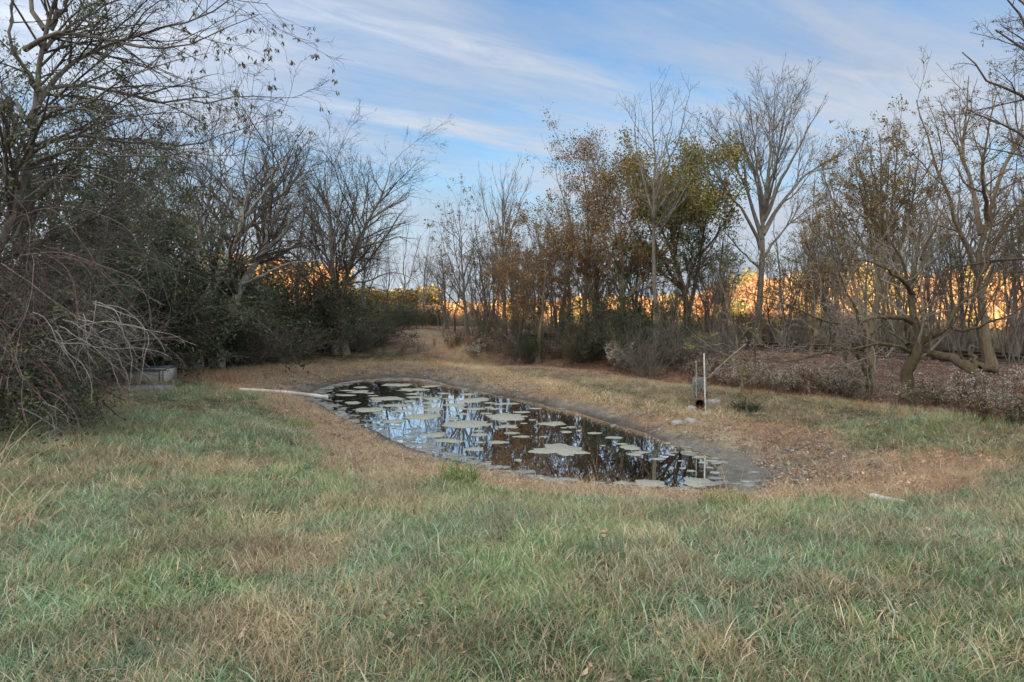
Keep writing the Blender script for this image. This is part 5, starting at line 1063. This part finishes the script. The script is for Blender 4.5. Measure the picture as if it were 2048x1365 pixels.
for i in range(int(LEN / .55)):
    t = obj('sleeper', slp, tr, (.2 + i * .55, sg * .75 + rg.randn() * .02, rg.randn() * .006)); t.rotation_euler = (0, 0, rg.randn() * .015)

# ------------------------------------------------------------------ water surface: floating algae mats
def m_algae():
    m, t, o = mat_new('algae'); b = N(t, 'ShaderNodeBsdfPrincipled', i_Roughness=.7); tc = N(t, 'ShaderNodeTexCoord'); n = N(t, 'ShaderNodeTexNoise', i_Scale=26.0, i_Detail=8.0, i_Roughness=.8); lk(t, tc, 'Object', n, 0)
    c = ramp(t, n.outputs[0], [(.3, (.10, .10, .07)), (.46, (.29, .30, .25)), (.68, (.46, .47, .42))]); t.links.new(c, b.inputs['Base Color']); bp = N(t, 'ShaderNodeBump', i_Strength=.5, i_Distance=.008); t.links.new(n.outputs[0], bp.inputs['Height']); lk(t, bp, 0, b, 'Normal'); lk(t, b, 0, o, 0); return m
ALG = m_algae(); FILM = m_plain('mud_film', (.16, .17, .145), .5, (.30, .32, .31), 7, bump=.3)
def mat_shape(rg, w, d, n=30):
    a = np.arange(n) / n * 6.2832; r = np.ones(n)
    for k in range(2, 12): r += rg.randn() * .24 / k ** .95 * np.cos(k * a + rg.rand() * 6.28)
    r = np.maximum(r, .35) + rg.randn(n) * (.045 if n > 20 else .03) + (.02 * np.cos(a * 17 + rg.rand() * 6) * np.cos(a * 5 + rg.rand() * 6) if n > 40 else 0); return np.c_[np.cos(a) * r * w / 2, np.sin(a) * r * d / 2]
def slab_poly(P, z0, z1):
    n = len(P); v = [(0, 0, z1)] + [(x, y, z1) for x, y in P] + [(x * 1.01, y * 1.01, z0) for x, y in P]
    t = [(0, 1 + i, 1 + (i + 1) % n) for i in range(n)]; q = [(1 + i, 1 + n + i, 1 + n + (i + 1) % n, 1 + (i + 1) % n) for i in range(n)]; return v, q, t
def c8(x, y, w): return (500 + x * .3421, 700 + y * .3421, w * .3421)
def cz(x, y, w): return (1150 + x * .2441, 750 + y * .2441, w * .2441)
mats = [c8(*q) for q in [(860, 205, 170), (960, 232, 180), (1060, 212, 110), (640, 245, 130), (560, 265, 110), (570, 238, 80), (960, 258, 90), (800, 285, 180), (600, 310, 100), (850, 325, 170), (700, 350, 180), (900, 357, 120), (1060, 285, 100), (1050, 310, 90), (1130, 255, 70), (1270, 260, 90), (1310, 295, 180), (1200, 322, 130), (1500, 315, 130), (1440, 345, 90), (1320, 345, 110), (1070, 350, 110), (1170, 362, 60), (1010, 390, 200), (840, 418, 140), (1270, 435, 280), (1500, 393, 230), (960, 462, 90), (1080, 497, 140), (1160, 530, 150),
        (1670, 343, 70), (1590, 364, 90), (1770, 432, 150), (1510, 448, 110), (1530, 487, 90), (1590, 508, 90), (1720, 508, 50), (1450, 540, 120), (1310, 580, 130), (1850, 480, 70), (1810, 583, 300), (1570, 645, 50), (1380, 668, 60), (2010, 487, 60), (1340, 475, 55), (1400, 310, 60), (1240, 375, 70), (740, 300, 70), (930, 300, 70), (1380, 372, 60), (1250, 345, 60), (1650, 410, 40), (1480, 420, 40), (1880, 452, 50), (720, 268, 60), (1190, 395, 50), (1150, 285, 50), (1420, 395, 45), (1600, 430, 40), (1340, 540, 50)]] + \
       [cz(*q) for q in [(160, 478, 110), (320, 515, 130), (385, 567, 80), (450, 595, 170), (540, 635, 120), (680, 690, 110), (930, 628, 60), (1020, 672, 100), (1050, 718, 70), (950, 787, 70), (1120, 705, 90), (620, 890, 240), (1010, 880, 300), (1150, 800, 90), (790, 655, 60), (880, 765, 50), (230, 580, 40), (760, 560, 50), (380, 885, 110), (860, 705, 40), (1100, 760, 60)]]
rs = np.random.RandomState(77)
for i in range(78):
    px = 690 + 640 * rs.rand() ** 1.3; py = 770 + 190 * rs.rand(); q = PZ(px, py, WZ)
    if sdist(shore, [q[0]], [q[1]])[0] < -.5 and px < 760 + 3.2 * (py - 770) + 260 and rs.rand() < .95 - .9 * (py - 770) / 190: mats.append((px, py, 12 + 22 * rs.rand()))
big = {25: 'largest oblong grey green algae mat in the middle of the pond', 40: 'long two lobed algae mat in the dark water right of the middle', 26: 'wide oval algae mat on the right of the crowded left half', 23: 'wide ragged algae mat left of the largest oblong one', 7: 'broad mat of algae near the back left of the pond', 10: 'pale algae mat near the left shore in front of the pipe mouth', 32: 'lone oval algae mat by the brown far shore'}
BIGN = {25: 'the largest oblong mat', 40: 'the two lobed mat', 26: 'the wide oval mat', 23: 'the wide ragged mat', 7: 'the broad back left mat', 10: 'the pale mat by the left shore', 32: 'the lone far shore mat'}
for i, (px, py, w) in enumerate(mats):
    p = PZ(px, py, WZ); W_ = w / F * p[1]; elo = .6 + .45 * rs.rand(); v, q, t = slab_poly(mat_shape(rs, W_, W_ * elo, 72), -.002, .0018)
    o = obj('algae_mat', mesh_np('algae_mat', v, q, t, ALG, smooth=False), None, (p[0], p[1], WZ + .0005 * (i % 9)))
    
    if i in big: lb = big[i]
    else:
        j = min(BIGN, key=lambda j: (mats[j][0] - px) ** 2 + 9 * (mats[j][1] - py) ** 2); dx, dy = px - mats[j][0], py - mats[j][1]
        sz = 'tiny' if w < 18 else 'small' if w < 30 else 'middling' if w < 45 else 'large'; far_ = 'just' if abs(dx) + 3 * abs(dy) < 75 else 'well'
        dr_ = ('behind' if dy < 0 else 'in front of') if 3 * abs(dy) > abs(dx) else ('left of' if dx < 0 else 'right of'); sd_ = '' if 3 * abs(dy) <= abs(dx) else (', leftward' if dx < -12 else ', rightward' if dx > 12 else '')
        lb = '%s%s algae mat %s %s %s%s' % (sz, ' elongated' if elo < .74 else '' if elo < .9 else ' round', far_, dr_, BIGN[j], sd_)
    tag(o, lb, 'algae mat', 'algae mats floating on the pond')
# scum film hugging the left and near shore
V = []; Q = []; T = []; n = 0; i = 0
seg = [k for k in range(len(shore))]
for rep in range(2600):
    k = rs.randint(0, len(shore)); a = shore[k]; b = shore[(k + 1) % len(shore)]; p = a + (b - a) * rs.rand(); c = shore.mean(0); inw = nrm(c - p)
    side = .95 if p[0] < -1.2 else .38 if p[1] < 10.2 else (.20 if p[0] > 3.0 and p[1] < 11.5 else .03)
    if rs.rand() > side: continue
    wd_ = .22 + .22 * vnoise(p[0] * 1.1, p[1] * 1.1)
    if p[1] < 9.8: wd_ *= .75
    if p[0] > 3.4: wd_ *= 1.9
    dist = abs(rs.randn()) * (wd_ if side > .2 else .10) - .08; p = p + inw * dist; w = .035 + .17 * rs.rand() ** 2
    v, q, t = slab_poly(mat_shape(rs, w, w * .8, 11), -.001, .0008); v = np.array(v) + np.array([p[0], p[1], WZ + .0012 + .0000012 * rep]); V.append(v); Q.append(np.array(q) + n); T.append(np.array(t) + n); n += len(v)
tag(obj('pond_scum', mesh_np('pond_scum', np.vstack(V), np.vstack(Q), np.vstack(T), FILM, smooth=False)), 'grey film of scum hugging the left and near shore of the pond', 'pond scum', kind='stuff')

# ------------------------------------------------------------------ made objects
PVC = m_plain('white_pvc', (.66, .66, .62), .5, (.52, .51, .47), 6, bump=.1, stain=(.34, .30, .24)); CONC = m_plain('weathered_concrete', (.50, .48, .44), .9, (.38, .36, .33), 9, stain=(.20, .18, .14)); ZINC = m_plain('grey_blue_sheet_metal', (.21, .25, .29), .5, (.15, .18, .21), 8, .4, .15)
def pipe(name, label, pts, r, wall=.004, cat='pipe'):
    root = empty(name, pts[0], label, cat); P = np.array(pts) - np.array(pts[0]); d = nrm(P[-1] - P[-2]); mb = MB(); mb.tube(resample(P, 14), r, 14, caps=False); mb.tube(resample(P, 14)[::-1], r - wall * 2, 14, caps=False)
    e0 = P[-1]; s = MB(); obj('pipe_body', mb.mesh(name, PVC), root); c = MB(); c.tube([e0 - d * .10, e0 - d * .015], r * 1.13, 14); obj('pipe_collar', c.mesh(name + '_collar', PVC), root); 
    dk = MB(); dk.tube([e0 - d * .05, e0 - d * .03], r - wall * 2.2, 14); obj('pipe_mouth', dk.mesh(name + '_mouth', m_plain('dark_inside', (.02, .018, .015), .9)), root); return root
a = hit(478, 784); b = hit(545, 789); c = PZ(655, 795, WZ + .10)
pipe('white_pipe', 'long white plastic pipe running from the grass down into the left tip of the pond', [a + [0, 0, .04], (a * 2 + c) / 3 + [0, 0, .05], (a + c * 2) / 3 + [0, 0, .035], c], .045)
a = hit(1742, 1002); b = hit(1872, 1016); pipe('white_pipe', 'short white plastic pipe half buried in straw on the near right bank', [b + [0, 0, -.04], (a + b) / 2 + [0, 0, .0], a + [0, 0, .035]], .032)
# stakes
a = hit(1411, 823); mb = MB(); t = PY(1408, 707, a[1]); mb.tube([np.array([0, 0, -.1]), np.array([t[0] - a[0], 0, t[2] - a[2]])], .0135, 10); o = obj('white_stake', mb.mesh('white_stake', m_plain('white_paint', (.78, .78, .76), .45, (.7, .7, .68), 5, bump=.05)), None, a); tag(o, 'thick white upright stake in front of the culvert', 'stake')
a = hit(1393, 812); mb = MB(); t = PY(1392, 721, a[1]); mb.tube([np.array([0, 0, -.1]), np.array([t[0] - a[0], 0, t[2] - a[2]])], .008, 8); o = obj('thin_stake', mb.mesh('thin_stake', m_plain('pale_wood', (.50, .46, .36), .7, (.4, .36, .28), 9)), None, a); tag(o, 'thin pale wooden stake left of the white stake', 'stake')
a = hit(1405, 800); p0 = PY(1406, 765, a[1]); p1 = PY(1492, 688, a[1] - .2); mb = MB(); mb.tube(resample([p0 - a, (p0 + p1) / 2 - a + np.array([0, 0, .02]), p1 - a], 10), np.linspace(.007, .011, 10), 7); mb.tube(resample([(p0 * .8 + p1 * .2) - a, (p0 * .55 + p1 * .45) - a + np.array([.02, -.03, -.04])], 6), .006, 6); tag(obj('leaning_stick', mb.mesh('leaning_stick', BK_TWIG), None, a), 'pale dead stick slanting from the culvert up to the sapling', 'stick')
# culvert mouth with its wire basket
a = hit(1400, 822); root = empty('culvert_pipe', a, 'rusty corrugated culvert mouth in the bank behind the white stake', 'culvert'); RUST = m_plain('rusty_corrugated_metal', (.15, .075, .045), .85, (.075, .04, .028), 18, .2)
ax = nrm(np.array([-.35, -1, -.10])); pts = [np.array([0, 0, .13]) - ax * t for t in np.linspace(-.02, .9, 40)]; mb = MB(); mb.tube(pts, -.0 + .085 + .005 * np.sin(np.arange(40) * 1.6), 20, caps=False); mb.tube(pts[::-1], -.0 + .075 + .005 * np.sin(np.arange(40) * 1.6)[::-1], 20, caps=False); obj('pipe_body', mb.mesh('culvert_body', RUST), root)
mb = MB(); th = np.linspace(0, 2 * math.pi, 25); u = nrm(np.cross(ax, [0, 0, 1.0])); w_ = np.cross(ax, u); mb.tube([np.array([0, 0, .13]) + ax * .02 + u * math.cos(q) * .081 + w_ * math.sin(q) * .081 for q in th], .010, 6, False); obj('rim', mb.mesh('culvert_rim', RUST), root)
a = hit(1399, 800); WIRE = m_plain('grey_galvanised_wire', (.42, .43, .43), .6, (.28, .29, .29), 20, .3); root = empty('wire_basket', a, 'grey wire mesh basket standing over the culvert behind the two stakes', 'wire basket')
mb = MB(); r_, h_ = .13, .42
for k in range(18):
    for sgn in (1, -1):
        q = [np.array([r_ * (1 + .06 * math.sin(3 * z_)) * math.cos(k * .349 + sgn * z_ * 3.2), r_ * math.sin(k * .349 + sgn * z_ * 3.2), z_]) for z_ in np.linspace(0, h_, 9)]; mb.tube(q, .0045, 4, False)
obj('mesh_wires', mb.mesh('basket_wires', WIRE), root)
for z_ in (.01, h_):
    m2 = MB(); m2.tube([np.array([r_ * math.cos(q), r_ * math.sin(q), z_]) for q in th], .008, 6, False); obj('hoop', m2.mesh('basket_hoop', WIRE), root)
rg2 = np.random.RandomState(3); n = 900; aa = rg2.rand(n) * 6.28; rr = .12 * np.sqrt(rg2.rand(n)); pp = np.c_[rr * np.cos(aa), rr * np.sin(aa), .03 + .34 * rg2.rand(n)]; obj('caught_debris', leaf_mesh('basket_debris', [leaf_quads(rg2, pp, .05, 0, palette([(.50, .50, .49), (.36, .36, .35), (.14, .14, .13)]), .6)]), root)
# stones
STONE = m_plain('pale_stone', (.40, .39, .36), .9, (.27, .26, .24), 10, stain=(.20, .16, .12))
def stone(name, label, px, py, w, d, h, seed):
    p = hit(px, py); rg = np.random.RandomState(seed); n = 11; P = mat_shape(rg, w, d, n); v = [(x, y, -.05) for x, y in P * 1.02] + [(x, y, h * .6) for x, y in P] + [(x * .8, y * .8, h * (1 + .12 * rg.randn())) for x, y in P] + [(0, 0, h * 1.03)]
    q = [(k * n + i, k * n + (i + 1) % n, (k + 1) * n + (i + 1) % n, (k + 1) * n + i) for k in range(2) for i in range(n)]; t = [(2 * n + i, 2 * n + (i + 1) % n, 3 * n) for i in range(n)]
    o = obj(name, mesh_np(name, v, q, t, STONE, smooth=False), None, p); o.rotation_euler = (.10, .02, rg.rand()); tag(o, label, 'stone')
stone('flat_stone', 'pale flat stone lying below the culvert, the left one', 1357, 848, .22, .26, .045, 1); stone('flat_stone', 'pale flat stone lying below the culvert, the right one', 1384, 845, .19, .28, .05, 2)
stone('grey_rock', 'grey rock resting against the right side of the culvert mouth', 1424, 812, .30, .22, .12, 3); stone('grey_rock', 'small grey rock at the left foot of the culvert', 1383, 822, .16, .16, .08, 4); stone('grey_rock', 'rounded grey rock in front of the white stake foot', 1415, 832, .17, .14, .06, 5)
PEB = ['small pale stone right of the two flat stones', 'small pale stone just before the two flat stones', 'small pale stone at the upper edge of the right mud', 'small stone on the cracked mud beyond the water tip', 'small stone amid the pale crumbs right of the water', 'small stone by the uppermost dry grass of the right bank', 'small stone left of the two flat stones by the far shore', 'small stone on the wet edge above the water tip', 'small stone midway between the water tip and the short pipe', 'small stone farthest up the cracked mud strip']
for i, (px, py) in enumerate([(1452, 862), (1372, 868), (1664, 910), (1545, 935), (1610, 948), (1688, 918), (1318, 862), (1500, 895), (1710, 950), (1585, 905)]): stone('pebble', PEB[i], px, py, .06, .07, .03, 20 + i); bpy.data.objects[-1]['group'] if False else None
for o in C.objects:
    if o.name.startswith('pebble'): o['group'] = 'loose small stones on the right bank'
# concrete trough with sheet metal lid
pr = hit(331, 765); Yt = pr[1]; k_ = Yt / F; W_ = 118 * k_; H_ = 28 * k_; root = empty('concrete_trough', pr, 'low concrete livestock trough with a grey blue metal rim at the edge of the thicket', 'trough', rz=R(3))
mb = MB(); t_ = .07; D_ = .62
mb.box(-W_, -.13, 0, t_, -.05, H_ * .80, .008); mb.box(-W_, -.13, D_ - t_, D_, -.05, H_ * .80, .008); mb.box(-W_, -W_ + t_, t_, D_ - t_, -.05, H_ * .80, .006); mb.box(-W_ + t_, -.13, t_, D_ - t_, -.04, .05, .004); obj('basin', mb.mesh('trough_basin', CONC, False), root)
mb = MB(); mb.box(-.128, -.075, -.02, D_, -.05, H_ * .93, .006); mb.box(-.066, 0, -.02, D_, -.05, H_ * .90, .006); mb.box(-.078, -.062, 0, D_ - .02, -.05, H_ * .88); obj('end_block', mb.mesh('trough_end', m_plain('pale_concrete', (.60, .58, .54), .9, (.46, .45, .42), 9), False), root)
for x0, x1, y0, y1 in ((-W_ - .02, .01, -.03, .05), (-W_ - .02, .01, D_ - .05, D_ + .03), (-W_ - .02, -W_ + .06, .052, D_ - .052), (-.06, .01, .052, D_ - .052)):
    m2 = MB(); m2.box(x0, x1, y0, y1, H_ * .83 + (.12 * H_ if x0 == -.06 else 0), H_ * 1.02, .004); obj('metal_rim', m2.mesh('trough_rim', ZINC, False), root)
mb = MB(); mb.tube(resample([np.array([-.02, .1, H_ * .78]), np.array([.05, .06, H_ * .80]), np.array([.11, .02, H_ * .72]), np.array([.13, 0, H_ * .60])], 10), .018, 10); obj('spout', mb.mesh('trough_spout', m_plain('cream_plastic', (.58, .50, .38), .5)), root)
p = hit(262, 778); k_ = p[1] / F; mb = MB(); rgz = np.random.RandomState(4)
P = mat_shape(rgz, 165 * k_, 1.0, 18) * np.array([1, .8]); v, q, t = slab_poly(P, -.12, .045); tag(obj('concrete_slab', mesh_np('concrete_slab', v, q, t, m_plain('grey_slab', (.25, .25, .26), .9, (.16, .16, .17), 7), smooth=False), None, p), 'worn grey concrete slab in front of the trough', 'slab')
# fallen wood on the railway bank
def log(label, pts, r0, r1, seed, forks=()):
    w = [hit(px, py) + np.array([0, 0, r0 + dz]) for px, py, dz in pts]; b = w[0].copy(); mb = MB(); mb.tube(resample(np.array(w) - b, 12, np.random.RandomState(seed), .008), np.linspace(r0, r1, 12), 8)
    root = empty('fallen_branch', b, label, 'log'); obj('branch_wood', mb.mesh('branch_wood', BK_GREY), root)
    rg = np.random.RandomState(seed); P = (resample(np.array(w) - b, 12))[None]; c = spawn(rg, P, np.linspace(r0, r1, 12)[None], 3, .2, 1, 50, 10, .3, 4, .2, .1, rmin=.004)
    if len(c[0]): obj('side_twigs', tube_mesh('side_twigs', [(c[0], c[1], 4)], BK_GREY), root)
log('grey fallen branch arched on the leaf covered bank left of the fruit tree', [(1655, 742, 0), (1680, 736, .06), (1700, 742, .02), (1722, 755, 0)], .05, .02, 1); log('dark fallen branch slanting down the bank under the thin trees', [(1225, 690, .3), (1260, 705, .12), (1290, 722, 0)], .05, .02, 2)
log('fallen dead trunk leaning in the thicket near the steep bare tree', [(985, 672, .5), (1010, 690, .3), (1050, 705, .0)], .06, .03, 3); log('short grey log lying between the forked stump and the fruit tree', [(1770, 757, 0), (1795, 760, .02)], .05, .04, 4)
# white fluffy weed
def fluffy(px, py, h, n, seed, label, fs=.045):
    p = hit(px, py); rg = np.random.RandomState(seed); ns = 26; P = np.c_[rg.randn(ns, 2) * .10, np.zeros(ns)]; D = nrm(np.c_[rg.randn(ns, 2) * .42, np.ones(ns)]); a = grow(rg, P, D, h * (.7 + .4 * rg.rand(ns)), np.full(ns, .006), np.full(ns, .003), 5, .08, 0); b = spawn(rg, *a, 12, .35, 1, 40, 10, .3, 3, .12, .08, rmin=.003)
    root = empty('seeding_weed', p, label, 'weed'); obj('stems', tube_mesh('weed_stems', [(a[0], a[1], 3), (b[0], b[1], 3)], BK_BROWN), root)
    obj('seed_heads', leaf_mesh('weed_heads', [leaves_at(rg, b[0], n, fs, .7, -.2, .025, palette([(.56, .52, .47), (.45, .41, .36), (.36, .31, .26)]), .8)]), root)
fluffy(1235, 748, .95, 1500, 1, 'tall weed topped with white seed fluff below the dark evergreen shrubs'); fluffy(950, 716, .5, 500, 2, 'small white fluffy weed near the foot of the path'); fluffy(2035, 846, .5, 500, 3, 'pale seeding weed at the right edge over the low green shrub', .02)
fluffy(1700, 800, .6, 600, 4, 'pale seeding weed in front of the forked stump', .025); fluffy(1560, 792, .55, 500, 5, 'pale seeding weed right of the sapling foot', .025)
